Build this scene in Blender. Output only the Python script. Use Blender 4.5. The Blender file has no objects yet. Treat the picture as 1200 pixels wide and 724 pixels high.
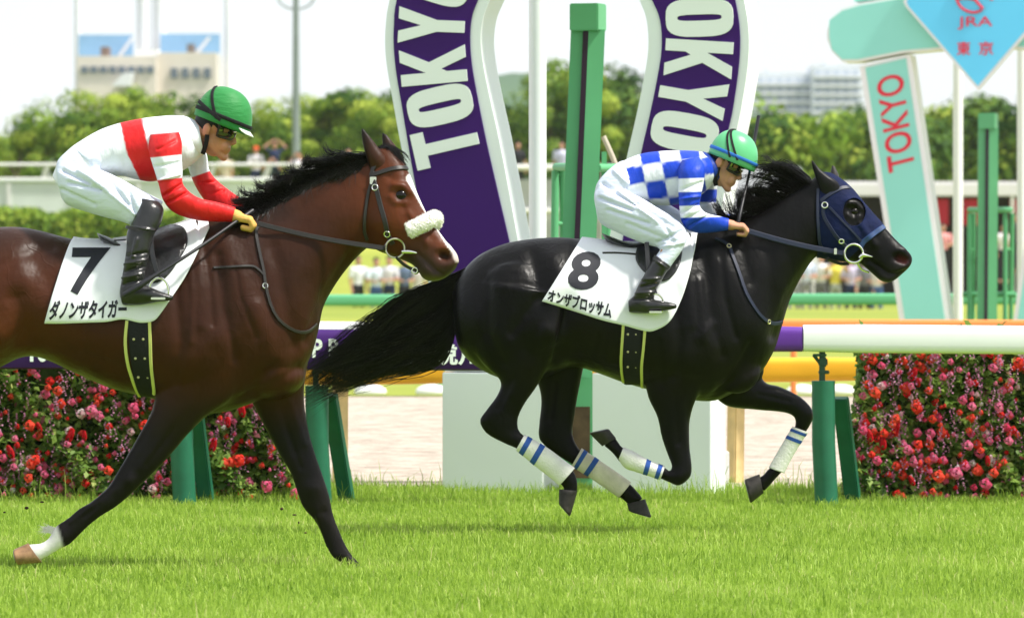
import bpy, bmesh, math, random
import numpy as np
from mathutils import Vector, Matrix
from mathutils.bvhtree import BVHTree

random.seed(7); RNG = np.random.default_rng(7)
SC = bpy.context.scene
COL = SC.collection

# ------------------------------------------------------------------ camera
F = 6667.0            # focal length in photo pixels (200 mm lens)
YH = 309.0            # horizon row in the photo
H = 1.33              # eye height above the turf
PITCH = math.atan((362 - YH) / F)
cam_d = bpy.data.cameras.new('camera'); cam = bpy.data.objects.new('camera', cam_d); COL.objects.link(cam)
cam.location = (0, 0, H); cam.rotation_euler = (math.pi / 2 - PITCH, 0, 0)
cam_d.sensor_width = 36.0; cam_d.lens = F / 1200 * 36.0
cam_d.clip_start = 0.5; cam_d.clip_end = 6000
cam_d.dof.use_dof = True; cam_d.dof.focus_distance = 25.9; cam_d.dof.aperture_fstop = 6.7
SC.camera = cam

# ------------------------------------------------------------------ sky, sun, exposure
SUN_EL, SUN_AZ = math.radians(57), math.radians(108)      # azimuth from +Y towards +X
w = bpy.data.worlds.new('World'); SC.world = w; w.use_nodes = True
nt = w.node_tree; nt.nodes.clear()
wo = nt.nodes.new('ShaderNodeOutputWorld'); bg = nt.nodes.new('ShaderNodeBackground')
sky = nt.nodes.new('ShaderNodeTexSky'); sky.sky_type = 'NISHITA'; sky.sun_disc = False
sky.sun_elevation = SUN_EL; sky.sun_rotation = SUN_AZ
mixs = nt.nodes.new('ShaderNodeMix'); mixs.data_type = 'RGBA'
cl = nt.nodes.new('ShaderNodeTexNoise'); cl.inputs['Scale'].default_value = 2.2; cl.inputs['Detail'].default_value = 5
tc = nt.nodes.new('ShaderNodeTexCoord')
rr = nt.nodes.new('ShaderNodeMapRange'); rr.inputs[1].default_value = .3; rr.inputs[2].default_value = .62
rr.inputs[3].default_value = .62; rr.inputs[4].default_value = .95
nt.links.new(tc.outputs['Generated'], cl.inputs['Vector']); nt.links.new(cl.outputs['Fac'], rr.inputs[0])
nt.links.new(rr.outputs[0], mixs.inputs['Factor'])
nt.links.new(sky.outputs[0], mixs.inputs[6]); mixs.inputs[7].default_value = (9.2, 9.6, 10.2, 1)   # bright thin cloud cover
nt.links.new(mixs.outputs[2], bg.inputs['Color']); bg.inputs['Strength'].default_value = 0.079
nt.links.new(bg.outputs[0], wo.inputs[0])
sd = bpy.data.lights.new('sun', 'SUN'); sd.energy = 4.3; sd.angle = math.radians(6); sd.color = (1, .95, .87)
sun = bpy.data.objects.new('sun', sd); COL.objects.link(sun)
sdir = Vector((math.sin(SUN_AZ) * math.cos(SUN_EL), math.cos(SUN_AZ) * math.cos(SUN_EL), math.sin(SUN_EL)))
sun.rotation_euler = sdir.to_track_quat('Z', 'Y').to_euler(); sun.location = sdir * 60
vs = SC.view_settings; vs.view_transform = 'Standard'; vs.look = 'None'; vs.gamma = 1; vs.use_curve_mapping = False
vs.exposure = 0.66
SC.render.engine = 'CYCLES'; SC.cycles.use_denoising = True
SC.cycles.max_bounces = 6; SC.cycles.transparent_max_bounces = 8

# ------------------------------------------------------------------ helpers
def P(px, py, D):
    return Vector(((px - 600) * D / F, D, H - (py - YH) * D / F))
def PX(v):                                        # array of points -> photo coordinates
    return np.stack([600 + v[:, 0] * F / v[:, 1], YH - (v[:, 2] - H) * F / v[:, 1]], 1)

def tag(o, label=None, cat=None, group=None, kind=None):
    if label: o['label'] = label
    if cat: o['category'] = cat
    if group: o['group'] = group
    if kind: o['kind'] = kind
    return o
def thing(name, loc, label, cat, group=None):
    o = bpy.data.objects.new(name, None); COL.objects.link(o); o.location = loc
    o.empty_display_size = .1
    return tag(o, label, cat, group)
def to_mesh(name, v, f, smooth=True):
    me = bpy.data.meshes.new(name)
    me.from_pydata([tuple(p) for p in np.asarray(v, float)], [], [tuple(int(i) for i in q) for q in f])
    me.update()
    if smooth: me.polygons.foreach_set('use_smooth', [True] * len(me.polygons))
    return me
def put(name, me, mat, parent=None):
    o = bpy.data.objects.new(name, me); COL.objects.link(o)
    if mat is not None:
        me.materials.clear()
        for m in (mat if isinstance(mat, (list, tuple)) else [mat]): me.materials.append(m)
    if parent is not None:
        o.parent = parent
        L = parent.location.copy(); p = parent.parent
        while p is not None: L += p.location; p = p.parent
        me.transform(Matrix.Translation(-L))
    return o
def obj(name, vf, mat, parent=None, smooth=True):
    o = put(name, to_mesh(name, vf[0], vf[1], smooth), mat, parent)
    return autosharp(o, 42) if smooth else o
def join(*parts):
    V, Fc, n = [], [], 0
    for v, f in parts:
        v = np.asarray(v, float).reshape(-1, 3)
        V.append(v); Fc += [tuple(i + n for i in q) for q in f]; n += len(v)
    return np.concatenate(V), Fc
def autosharp(o, deg=35):
    me = o.data
    me.polygons.foreach_set('use_smooth', [True] * len(me.polygons))
    try: me.set_sharp_from_angle(angle=math.radians(deg))
    except Exception: pass
    return o

def catmull(a, sub):
    a = np.asarray(a, float); n = len(a); out = []
    for i in range(n - 1):
        p0 = a[max(i - 1, 0)]; p1 = a[i]; p2 = a[i + 1]; p3 = a[min(i + 2, n - 1)]
        for k in range(sub):
            t = k / sub
            out.append(.5 * ((2 * p1) + (-p0 + p2) * t + (2 * p0 - 5 * p1 + 4 * p2 - p3) * t * t + (-p0 + 3 * p1 - 3 * p2 + p3) * t ** 3))
    out.append(a[-1]); return np.array(out)

def grid_faces(nr, nc, wrap=True):
    f = []
    for i in range(nr - 1):
        for j in range(nc if wrap else nc - 1):
            k = (j + 1) % nc
            f.append((i * nc + j, i * nc + k, (i + 1) * nc + k, (i + 1) * nc + j))
    return f
def capped(rings, n):
    v = np.concatenate(rings); nr = len(rings); f = grid_faces(nr, n)
    c0 = rings[0].mean(0); c1 = rings[-1].mean(0); k = len(v)
    v = np.concatenate([v, [c0, c1]])
    for j in range(n):
        f.append(((j + 1) % n, j, k)); f.append(((nr - 1) * n + j, (nr - 1) * n + (j + 1) % n, k + 1))
    return v, f
def loft(sec, D, n=36, sub=5, egg=0.0, infl=0.0, p=1.0, cap=True):
    """sections (ax,ay,bx,by,half width[,depth offset]) in photo coordinates at distance D"""
    s = [tuple(q) + (0.0,) if len(q) == 5 else tuple(q) for q in sec]
    a = catmull(s, sub); t = np.linspace(0, 2 * np.pi, n, endpoint=False)
    rings = []
    for ax, ay, bx, by, hw, y in a:
        A = np.array(P(ax, ay, D + y)); B = np.array(P(bx, by, D + y)); c = (A + B) / 2; u = (A - B) / 2
        L = np.linalg.norm(u) + 1e-9; u = u * (L + infl) / L
        c_, s_ = np.cos(t), np.sin(t)
        lat = (max(hw, .002) + infl) * np.sign(s_) * np.abs(s_) ** p * (1 - egg * c_)
        r = c[None] + c_[:, None] * u[None]; r[:, 1] += lat
        rings.append(r)
    if cap: return capped(rings, n)
    return np.concatenate(rings), grid_faces(len(rings), n)
def tube(pts, rad, n=10, sub=1, squash=None):
    pts = np.array([tuple(q) for q in pts], float)
    if np.isscalar(rad): rad = [rad] * len(pts)
    a = np.concatenate([pts, np.array(rad, float)[:, None]], 1)
    if sub > 1: a = catmull(a, sub)
    c = a[:, :3]; r = a[:, 3]; tan = np.gradient(c, axis=0); tan /= np.linalg.norm(tan, axis=1)[:, None] + 1e-12
    ref = np.array([0, 1, 0.]) if abs(tan[0][1]) < .9 else np.array([0, 0, 1.])
    t = np.linspace(0, 2 * np.pi, n, endpoint=False); rings = []
    u = np.cross(tan[0], ref)
    for i in range(len(c)):
        u = u - tan[i] * np.dot(u, tan[i]); u /= np.linalg.norm(u) + 1e-12
        v = np.cross(tan[i], u)
        rings.append(c[i] + r[i] * (np.cos(t)[:, None] * u + np.sin(t)[:, None] * v))
    return capped(rings, n)
def capsule(p, q, rp, rq, n=16, m=5):
    p = np.array(p, float); q = np.array(q, float); d = q - p; L = np.linalg.norm(d) + 1e-9; d /= L
    ref = np.array([0, 1, 0.]) if abs(d[1]) < .9 else np.array([0, 0, 1.])
    u = np.cross(d, ref); u /= np.linalg.norm(u); v = np.cross(d, u)
    t = np.linspace(0, 2 * np.pi, n, endpoint=False); ring = np.cos(t)[:, None] * u + np.sin(t)[:, None] * v
    rings = []
    for k in range(1, m + 1):
        a = math.pi / 2 * k / m; rings.append(p - d * rp * math.cos(a) + ring * rp * math.sin(a))
    for k in range(m, 0, -1):
        a = math.pi / 2 * k / m; rings.append(q + d * rq * math.cos(a) + ring * rq * math.sin(a))
    return capped(rings, n)
def chain(pts, n=16):                            # [(point, r), ...]
    return join(*[capsule(pts[i][0], pts[i + 1][0], pts[i][1], pts[i + 1][1], n) for i in range(len(pts) - 1)])
def ellipsoid(c, r, R=None, n=24, m=14):
    rings = []; t = np.linspace(0, 2 * np.pi, n, endpoint=False)
    for k in range(1, m):
        a = math.pi * k / m
        rings.append(np.stack([np.cos(t) * math.sin(a), np.sin(t) * math.sin(a), np.full(n, math.cos(a))], 1))
    v, f = capped(rings, n); v[-2] = (0, 0, 1); v[-1] = (0, 0, -1)
    v = v * np.array(r)
    if R is not None: v = v @ np.array(R).T
    return v + np.array(c), f
def box(c, s, R=None, bev=0.0):
    bm = bmesh.new(); bmesh.ops.create_cube(bm, size=1)
    for q in bm.verts: q.co = Vector((q.co.x * s[0], q.co.y * s[1], q.co.z * s[2]))
    if bev > 0: bmesh.ops.bevel(bm, geom=list(bm.edges), offset=bev, segments=2, affect='EDGES')
    bm.verts.index_update()
    v = np.array([tuple(q.co) for q in bm.verts]); f = [tuple(q.index for q in fc.verts) for fc in bm.faces]; bm.free()
    if R is not None: v = v @ np.array(R).T
    return v + np.array(c), f
def bar(a, b, wx, wy, bev=0.0):                  # box beam from a to b
    a = Vector(a); b = Vector(b); d = b - a
    R = d.to_track_quat('Z', 'Y').to_matrix()
    return box((a + b) / 2, (wx, wy, d.length), R, bev)
def prism(pts, depth, axis_y=0.0, bev=0.0):      # outline [(x,z)] extruded along +Y from axis_y
    bm = bmesh.new(); vs_ = [bm.verts.new((x, axis_y, z)) for x, z in pts]
    f = bm.faces.new(vs_); r = bmesh.ops.extrude_face_region(bm, geom=[f])
    for q in r['geom']:
        if isinstance(q, bmesh.types.BMVert): q.co.y += depth
    bmesh.ops.recalc_face_normals(bm, faces=list(bm.faces))
    if bev > 0:
        bmesh.ops.bevel(bm, geom=[e for e in bm.edges if e.calc_face_angle(0) > .5], offset=bev, segments=2, affect='EDGES')
    bm.verts.index_update()
    v = np.array([tuple(q.co) for q in bm.verts]); fc = [tuple(q.index for q in x.verts) for x in bm.faces]; bm.free()
    return v, fc
def remesh(vf, voxel, it=6, fac=.5):
    me = to_mesh('tmp', vf[0], vf[1]); o = bpy.data.objects.new('tmp', me); COL.objects.link(o)
    m = o.modifiers.new('r', 'REMESH'); m.mode = 'VOXEL'; m.voxel_size = voxel; m.use_smooth_shade = True
    if it:
        s = o.modifiers.new('s', 'SMOOTH'); s.iterations = it; s.factor = fac
    dg = bpy.context.evaluated_depsgraph_get(); new = bpy.data.meshes.new_from_object(o.evaluated_get(dg))
    bpy.data.objects.remove(o); bpy.data.meshes.remove(me)
    new.polygons.foreach_set('use_smooth', [True] * len(new.polygons))
    return new
def mverts(me):
    v = np.empty(len(me.vertices) * 3); me.vertices.foreach_get('co', v); return v.reshape(-1, 3)
def mnorm(me):
    v = np.empty(len(me.vertices) * 3); me.vertex_normals.foreach_get('vector', v); return v.reshape(-1, 3)
def set_verts(me, v): me.vertices.foreach_set('co', np.asarray(v, np.float32).ravel()); me.update()
def bvh_of(me): return BVHTree.FromPolygons([v.co.copy() for v in me.vertices], [tuple(p.vertices) for p in me.polygons])
CAMP = Vector((0, 0, H))
def hit(bvh, px, py):
    d = (P(px, py, 20) - CAMP).normalized(); l, n, i, dist = bvh.ray_cast(CAMP, d)
    return (l, n) if l is not None else (None, None)
def seg_dist(q, poly):
    poly = np.asarray(poly, float)
    if len(poly) == 1: return np.linalg.norm(q - poly[0], axis=1)
    best = np.full(len(q), 1e9)
    for a, b in zip(poly[:-1], poly[1:]):
        d = b - a; t = np.clip(((q - a) @ d) / (d @ d + 1e-9), 0, 1)
        best = np.minimum(best, np.linalg.norm(q - (a + t[:, None] * d), axis=1))
    return best
SCULPT = 1.0
def sculpt(me, strokes, D, both=True, ymax=None):
    """push the surface along its normal near polylines drawn in side view"""
    for poly, r, amt in strokes:
        v = mverts(me); n = mnorm(me); q = PX(v); wgt = np.exp(-(seg_dist(q, poly) / r) ** 2)
        side = np.clip(-n[:, 1] * 1.6, 0, 1) if not both else np.clip(np.abs(n[:, 1]) * 1.6, 0, 1)
        if ymax is not None: wgt = wgt * (v[:, 1] < ymax)
        set_verts(me, v + n * (wgt * side * amt * SCULPT)[:, None])
def set_color(me, name, c):
    a = me.attributes.get(name) or me.attributes.new(name, 'FLOAT_COLOR', 'POINT')
    c = np.concatenate([c, np.ones((len(c), 1))], 1) if c.shape[1] == 3 else c
    a.data.foreach_set('color', c.astype(np.float32).ravel())
def set_float(me, name, c):
    a = me.attributes.get(name) or me.attributes.new(name, 'FLOAT', 'POINT'); a.data.foreach_set('value', np.asarray(c, np.float32))

def ribbon(pts, nrm, wid, th, sub=1):
    pts = np.array([tuple(p) for p in pts], float); nrm = np.array([tuple(p) for p in nrm], float)
    a = np.concatenate([pts, nrm], 1)
    if sub > 1: a = catmull(a, sub)
    pts, nrm = a[:, :3], a[:, 3:]
    tan = np.gradient(pts, axis=0); tan /= np.linalg.norm(tan, axis=1)[:, None] + 1e-12
    rings = []
    for i in range(len(pts)):
        nn = nrm[i] - tan[i] * np.dot(nrm[i], tan[i]); nn /= np.linalg.norm(nn) + 1e-12
        s = np.cross(tan[i], nn); wd = wid / 2 if np.isscalar(wid) else wid[i] / 2
        rings.append(np.array([pts[i] + s * wd * k + nn * th * h for k, h in ((-1, 0), (-1, .5), (-.8, 1), (.8, 1), (1, .5), (1, 0), (.8, -.4), (-.8, -.4))]))
    return capped(rings, 8)
def surf_path(bvh, path, n=24, off=.003):
    a = catmull(np.array(path, float), max(2, n // max(1, len(path) - 1))); L, N = [], []
    for px, py in a:
        l, nn = hit(bvh, px, py)
        if l is None: continue
        if nn.y > 0: nn = -nn
        L.append(l + nn * off); N.append(nn)
    N2 = [sum(N[max(0, i - 2):i + 3], Vector()).normalized() for i in range(len(N))]
    return L, N2
def strap(bvh, path, wid, th=.004, n=24, off=.002):
    L, N = surf_path(bvh, path, n, off); return ribbon(L, N, wid, th)

def text_vf(body, bold=0.0, font_size=1.0, res=4):
    cu = bpy.data.curves.new('txt', 'FONT'); cu.body = body; cu.size = font_size; cu.offset = bold; cu.resolution_u = res
    o = bpy.data.objects.new('txt', cu); COL.objects.link(o)
    dg = bpy.context.evaluated_depsgraph_get(); me = bpy.data.meshes.new_from_object(o.evaluated_get(dg))
    v = mverts(me); f = [tuple(p.vertices) for p in me.polygons]
    bpy.data.objects.remove(o); bpy.data.curves.remove(cu); bpy.data.meshes.remove(me)
    v = v[:, :2]; mn, mx = v.min(0), v.max(0); return (v - mn) / (mx - mn), f    # unit box, y up
def cut_grid(v2, f, nx, ny):
    bm = bmesh.new(); vv = [bm.verts.new((x, y, 0)) for x, y in v2]
    for q in f:
        try: bm.faces.new([vv[i] for i in q])
        except ValueError: pass
    for i in range(1, nx): bmesh.ops.bisect_plane(bm, geom=list(bm.verts) + list(bm.edges) + list(bm.faces), plane_co=(i / nx, 0, 0), plane_no=(1, 0, 0))
    for i in range(1, ny): bmesh.ops.bisect_plane(bm, geom=list(bm.verts) + list(bm.edges) + list(bm.faces), plane_co=(0, i / ny, 0), plane_no=(0, 1, 0))
    bm.verts.index_update(); v = np.array([(q.co.x, q.co.y) for q in bm.verts]); f = [tuple(q.index for q in x.verts) for x in bm.faces]; bm.free()
    return v, f
def text_on(name, bvh, body, quad, mat, parent, bold=0.0, nx=16, ny=10, off=.0045):
    """quad = photo corners top-left, top-right, bottom-right, bottom-left; the letters are printed onto the surface"""
    v, f = text_vf(body, bold); v, f = cut_grid(v, f, nx, ny)
    tl, tr, br, bl = [np.array(q, float) for q in quad]; out = []
    last = None
    for x, y in v:
        q = (tl * (1 - x) + tr * x) * y + (bl * (1 - x) + br * x) * (1 - y)
        l, n = hit(bvh, q[0], q[1])
        if l is None: l, n = last if last else (P(q[0], q[1], 25), Vector((0, -1, 0)))
        if n.y > 0: n = -n
        last = (l, n); out.append(l + n * off)
    o = obj(name, (np.array([tuple(p) for p in out]), f), mat, parent)
    return o
def patch_on(name, bvh, poly, matn, parent, th=.004, nx=14, ny=14, mirror=None, smooth=6):
    """a piece of leather or cloth cut to a side-view outline and laid on a surface"""
    pl = catmull(np.array(list(poly) + [poly[0]], float), smooth)[:-1] if smooth > 1 else np.array(poly, float)
    mn, mx = pl.min(0), pl.max(0); u = (pl - mn) / (mx - mn)
    v, f = cut_grid(u, [tuple(range(len(u)))], nx, ny); A = []; last = None
    for x, y in v:
        q = mn + np.array((x, y)) * (mx - mn); l, n = hit(bvh, q[0], q[1])
        if l is None: l, n = last if last else (P(q[0], q[1], 25), Vector((0, -1, 0)))
        if n.y > 0: n = -n
        last = (l, n); A.append(l + n * (th * .5 + .001))
    A = np.array([tuple(p) for p in A])
    if mirror is not None: A[:, 1] = 2 * mirror - A[:, 1]
    o = obj(name, (A, f), matn, parent); so = o.modifiers.new('s', 'SOLIDIFY'); so.thickness = th; so.offset = 0
    return o
def text_flat(body, tl, tr, bl, bold=0.0):       # flat lettering in the parallelogram of three world corners
    v, f = text_vf(body, bold); tl, tr, bl = [np.array(tuple(q)) for q in (tl, tr, bl)]
    return np.array([bl + (tr - tl) * x + (tl - bl) * y for x, y in v]), f

# ------------------------------------------------------------------ materials
def mat(name, col, rough=.6, spec=.4, metal=0.0, var=0.0, vscale=20.0, bump=0.0, bscale=60.0, bstretch=(1, 1, 1), attr=None,
        coat=0.0, sheen=0.0, trans=0.0, detail=4, var2=None):
    m = bpy.data.materials.new(name); m.use_nodes = True; t = m.node_tree; b = t.nodes['Principled BSDF']
    b.inputs['Roughness'].default_value = rough; b.inputs['Specular IOR Level'].default_value = spec
    b.inputs['Metallic'].default_value = metal; b.inputs['Coat Weight'].default_value = coat; b.inputs['Sheen Weight'].default_value = sheen
    co = t.nodes.new('ShaderNodeTexCoord')
    src = None
    if attr:
        a = t.nodes.new('ShaderNodeAttribute'); a.attribute_name = attr; src = a.outputs['Color']
    if var > 0:
        nz = t.nodes.new('ShaderNodeTexNoise'); nz.inputs['Scale'].default_value = vscale; nz.inputs['Detail'].default_value = detail
        t.links.new(co.outputs['Object'], nz.inputs['Vector'])
        mr = t.nodes.new('ShaderNodeMapRange'); mr.inputs[1].default_value = .3; mr.inputs[2].default_value = .7
        mr.inputs[3].default_value = 1 - var; mr.inputs[4].default_value = 1 + var
        t.links.new(nz.outputs['Fac'], mr.inputs[0])
        mx = t.nodes.new('ShaderNodeMix'); mx.data_type = 'RGBA'; mx.blend_type = 'MULTIPLY'; mx.inputs['Factor'].default_value = 1
        if src: t.links.new(src, mx.inputs[6])
        else: mx.inputs[6].default_value = (*col, 1)
        t.links.new(mr.outputs[0], mx.inputs[7]); src = mx.outputs[2]
        mr2 = t.nodes.new('ShaderNodeMapRange'); mr2.inputs[3].default_value = rough * .85; mr2.inputs[4].default_value = min(1, rough * 1.15)
        t.links.new(nz.outputs['Fac'], mr2.inputs[0]); t.links.new(mr2.outputs[0], b.inputs['Roughness'])
    if src: t.links.new(src, b.inputs['Base Color'])
    else: b.inputs['Base Color'].default_value = (*col, 1)
    if bump > 0:
        mp = t.nodes.new('ShaderNodeMapping'); mp.inputs['Scale'].default_value = bstretch
        n2 = t.nodes.new('ShaderNodeTexNoise'); n2.inputs['Scale'].default_value = bscale; n2.inputs['Detail'].default_value = 5
        bp = t.nodes.new('ShaderNodeBump'); bp.inputs['Strength'].default_value = bump; bp.inputs['Distance'].default_value = .01
        t.links.new(co.outputs['Object'], mp.inputs[0]); t.links.new(mp.outputs[0], n2.inputs['Vector'])
        t.links.new(n2.outputs['Fac'], bp.inputs['Height']); t.links.new(bp.outputs[0], b.inputs['Normal'])
    if trans > 0:
        tr = t.nodes.new('ShaderNodeBsdfTranslucent'); mxs = t.nodes.new('ShaderNodeMixShader'); mxs.inputs[0].default_value = trans
        if src: t.links.new(src, tr.inputs['Color'])
        else: tr.inputs['Color'].default_value = (*col, 1)
        t.links.new(b.outputs[0], mxs.inputs[1]); t.links.new(tr.outputs[0], mxs.inputs[2])
        t.links.new(mxs.outputs[0], t.nodes['Material Output'].inputs['Surface'])
    return m
M = {}
M['black_leather'] = mat('black_leather', (.012, .012, .013), .32, .5, var=.3, vscale=25, bump=.25, bscale=45)
M['leather'] = mat('dark_leather', (.018, .015, .014), .45, .4, var=.2, vscale=60)
M['navy_strap'] = mat('navy_strap', (.006, .011, .035), .5, .4, var=.2, vscale=60)
M['shoe'] = mat('shoe_metal', (.22, .22, .22), .45, .5, metal=.8)
M['steel'] = mat('steel', (.7, .69, .66), .25, .5, metal=1)
M['hair'] = mat('black_hair', (.0065, .0055, .0055), .45, .22, var=.4, vscale=8)
M['hoof'] = mat('hoof', (.026, .022, .020), .55, .3, var=.5, vscale=30, bump=.2, bscale=40, bstretch=(1, 1, .1))
M['pale_hoof'] = mat('pale_hoof', (.30, .17, .09), .5, .3, var=.4, vscale=30)
M['eye'] = mat('horse_eye', (.004, .0025, .002), .16, .28)
M['white_cloth'] = mat('white_cloth', (.74, .76, .79), .8, .15, var=.03, vscale=6, bump=.25, bscale=9, sheen=.1)
M['print_black'] = mat('print_black', (.012, .013, .02), .6, .3)
M['lime_edge'] = mat('lime_edge', (.55, .56, .18), .7, .2)
M['fleece'] = mat('white_fleece', (.82, .80, .74), .95, .1, var=.08, vscale=90, bump=1.0, bscale=120)
M['skin'] = mat('skin', (.50, .24, .15), .5, .35, var=.12, vscale=30, bump=.1, bscale=120, attr='tone')
M['glove'] = mat('yellow_glove', (.62, .36, .10), .65, .25, var=.12, vscale=40, bump=.3, bscale=90)
M['black_cloth'] = mat('black_cloth', (.012, .012, .014), .75, .2, bump=.3, bscale=50)
M['white_silk'] = mat('white_breeches', (.64, .69, .82), .65, .2, bump=.8, bscale=13, bstretch=(.8, 1, 2.4))
M['goggle'] = mat('goggle_lens', (.02, .018, .015), .08, .7, coat=.6)
M['whip'] = mat('whip', (.012, .012, .016), .45, .4)
# ------------------------------------------------------------------ ground, terrain
def ground_mat(name, c1, c2, scale, rough=.9, bump=.4, bs=40, c3=None, stretch=(1, 1, 1)):
    m = bpy.data.materials.new(name); m.use_nodes = True; t = m.node_tree; b = t.nodes['Principled BSDF']; b.inputs['Roughness'].default_value = rough
    b.inputs['Specular IOR Level'].default_value = .2
    co = t.nodes.new('ShaderNodeTexCoord'); mp = t.nodes.new('ShaderNodeMapping'); mp.inputs['Scale'].default_value = stretch; t.links.new(co.outputs['Object'], mp.inputs[0])
    n = t.nodes.new('ShaderNodeTexNoise'); n.inputs['Scale'].default_value = scale; n.inputs['Detail'].default_value = 8; n.inputs['Roughness'].default_value = .65
    t.links.new(mp.outputs[0], n.inputs['Vector']); r = t.nodes.new('ShaderNodeValToRGB'); r.color_ramp.elements[0].position = .33; r.color_ramp.elements[1].position = .68
    r.color_ramp.elements[0].color = (*c1, 1); r.color_ramp.elements[1].color = (*c2, 1)
    if c3: e = r.color_ramp.elements.new(.5); e.color = (*c3, 1)
    t.links.new(n.outputs['Fac'], r.inputs[0]); t.links.new(r.outputs[0], b.inputs['Base Color'])
    n2 = t.nodes.new('ShaderNodeTexNoise'); n2.inputs['Scale'].default_value = bs; n2.inputs['Detail'].default_value = 6; t.links.new(mp.outputs[0], n2.inputs['Vector'])
    bp = t.nodes.new('ShaderNodeBump'); bp.inputs['Strength'].default_value = bump; bp.inputs['Distance'].default_value = .03; t.links.new(n2.outputs['Fac'], bp.inputs['Height']); t.links.new(bp.outputs[0], b.inputs['Normal'])
    return m
M['turf'] = ground_mat('turf', (.11, .20, .014), (.23, .34, .03), 3.0, c3=(.17, .28, .02))
M['sand'] = ground_mat('dirt_sand', (.27, .225, .18), (.52, .45, .375), 5.5, bump=1.0, bs=16, c3=(.40, .345, .285), stretch=(.7, 1.2, 1))
M['lawn'] = ground_mat('infield_lawn', (.17, .23, .025), (.30, .32, .05), .12, bump=.1, bs=5)
M['far_land'] = ground_mat('far_land', (.10, .15, .05), (.2, .24, .10), .05)
def sheet(name, x0, x1, y0, y1, z, m, nx=1, ny=1):
    xs = np.linspace(x0, x1, nx + 1); ys = np.linspace(y0, y1, ny + 1)
    v = np.array([(x, y, z) for y in ys for x in xs]); return tag(obj(name, (v, grid_faces(ny + 1, nx + 1, False)), m), kind='structure')
sheet('ground', -440, 440, -55, 1490, -.012, M['far_land'])
sheet('turf_course', -60, 60, -40, 33.4, 0, M['turf'])
# dirt course, harrowed and a touch uneven
nx, ny = 160, 120; xs = np.linspace(-40, 40, nx + 1); ys = np.linspace(33.25, 57, ny + 1)
v = np.array([(x, y, .004 + .012 * math.sin(y * 9 + math.sin(x * .7)) * (y > 33.6) * (y < 56.6)) for y in ys for x in xs])
tag(obj('dirt_course', (v, grid_faces(ny + 1, nx + 1, False)), M['sand']), kind='structure')
# infield lawn rising into a bank with a terrace behind
prof = [(56.8, .012), (100, .02), (160, .03), (172, .25), (184, 1.35), (187, 1.8), (191, 1.9), (194, 2.6), (194.3, 3.55), (330, 3.9)]
def lawn_strip(name, x0, x1, prof):
    xs = np.linspace(x0, x1, 40); v = np.array([(x, y, z + (.05 * math.sin(x * .23 + y) if 170 < y < 194 else 0)) for y, z in prof for x in xs])
    tag(obj(name, (v, grid_faces(len(prof), 40, False)), M['lawn']), kind='structure')
lawn_strip('infield_lawn', -110, 5.5, prof)
lawn_strip('infield_lawn', 5.5, 110, [(56.8, .012), (100, .02), (200, .05), (330, .5)])
# distant wooded hill
hp = []
for i, x in enumerate(np.linspace(-1, 1, 60)):
    hp.append(x)
M['hill'] = ground_mat('hill_woods', (.05, .10, .06), (.09, .15, .08), .02, bump=1, bs=.08)
hx = np.linspace(-260, 330, 60); hv = []
for k, (dy, s) in enumerate(((0, 0), (40, .62), (120, 1.0), (300, .9), (500, 0))):
    for x in hx:
        z = 62 * math.exp(-((x + 10) / 75) ** 2) + 26 * math.exp(-((x - 150) / 120) ** 2) + 14 * math.exp(-((x + 160) / 60) ** 2) + 2.5 * math.sin(x * .21) + 1.6 * math.sin(x * .57 + 1)
        hv.append((x * .55, 1000 + dy * .6, max(z * .55, 1) * s))
tag(obj('hill', (np.array(hv), grid_faces(5, 60, False)), M['hill']), kind='structure')

# ------------------------------------------------------------------ summer haze
hm = bpy.data.materials.new('haze_air'); hm.use_nodes = True; t_ = hm.node_tree; t_.nodes.remove(t_.nodes['Principled BSDF'])
pv = t_.nodes.new('ShaderNodeVolumePrincipled'); pv.inputs['Color'].default_value = (.93, .96, 1, 1); pv.inputs['Density'].default_value = .00010; pv.inputs['Anisotropy'].default_value = .3
t_.links.new(pv.outputs[0], t_.nodes['Material Output'].inputs['Volume'])
hz = obj('haze', box((0, 720, 38), (900, 1560, 78.5)), hm, smooth=False); tag(hz, 'thin pale summer haze over the whole course', 'haze', kind='stuff')
SC.cycles.volume_bounces = 1
# ------------------------------------------------------------------ turf blades
def leaf_mat(name, stops, rough=.55, trans=.4, spec=.25):
    m = bpy.data.materials.new(name); m.use_nodes = True; t = m.node_tree; b = t.nodes['Principled BSDF']; b.inputs['Roughness'].default_value = rough; b.inputs['Specular IOR Level'].default_value = spec
    a = t.nodes.new('ShaderNodeAttribute'); a.attribute_name = 'rnd'; r = t.nodes.new('ShaderNodeValToRGB')
    r.color_ramp.elements[0].color = (*stops[0][1], 1); r.color_ramp.elements[0].position = stops[0][0]; r.color_ramp.elements[1].color = (*stops[-1][1], 1); r.color_ramp.elements[1].position = stops[-1][0]
    for p, c in stops[1:-1]: e = r.color_ramp.elements.new(p); e.color = (*c, 1)
    t.links.new(a.outputs['Fac'], r.inputs[0]); t.links.new(r.outputs[0], b.inputs['Base Color'])
    tr = t.nodes.new('ShaderNodeBsdfTranslucent'); t.links.new(r.outputs[0], tr.inputs['Color']); mx = t.nodes.new('ShaderNodeMixShader'); mx.inputs[0].default_value = trans
    t.links.new(b.outputs[0], mx.inputs[1]); t.links.new(tr.outputs[0], mx.inputs[2]); t.links.new(mx.outputs[0], t.nodes['Material Output'].inputs['Surface']); return m
M['grass'] = leaf_mat('grass', [(0, (.145, .255, .024)), (.45, (.315, .46, .058)), (.8, (.43, .57, .11)), (1, (.60, .58, .25))], .5, .5)
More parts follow.
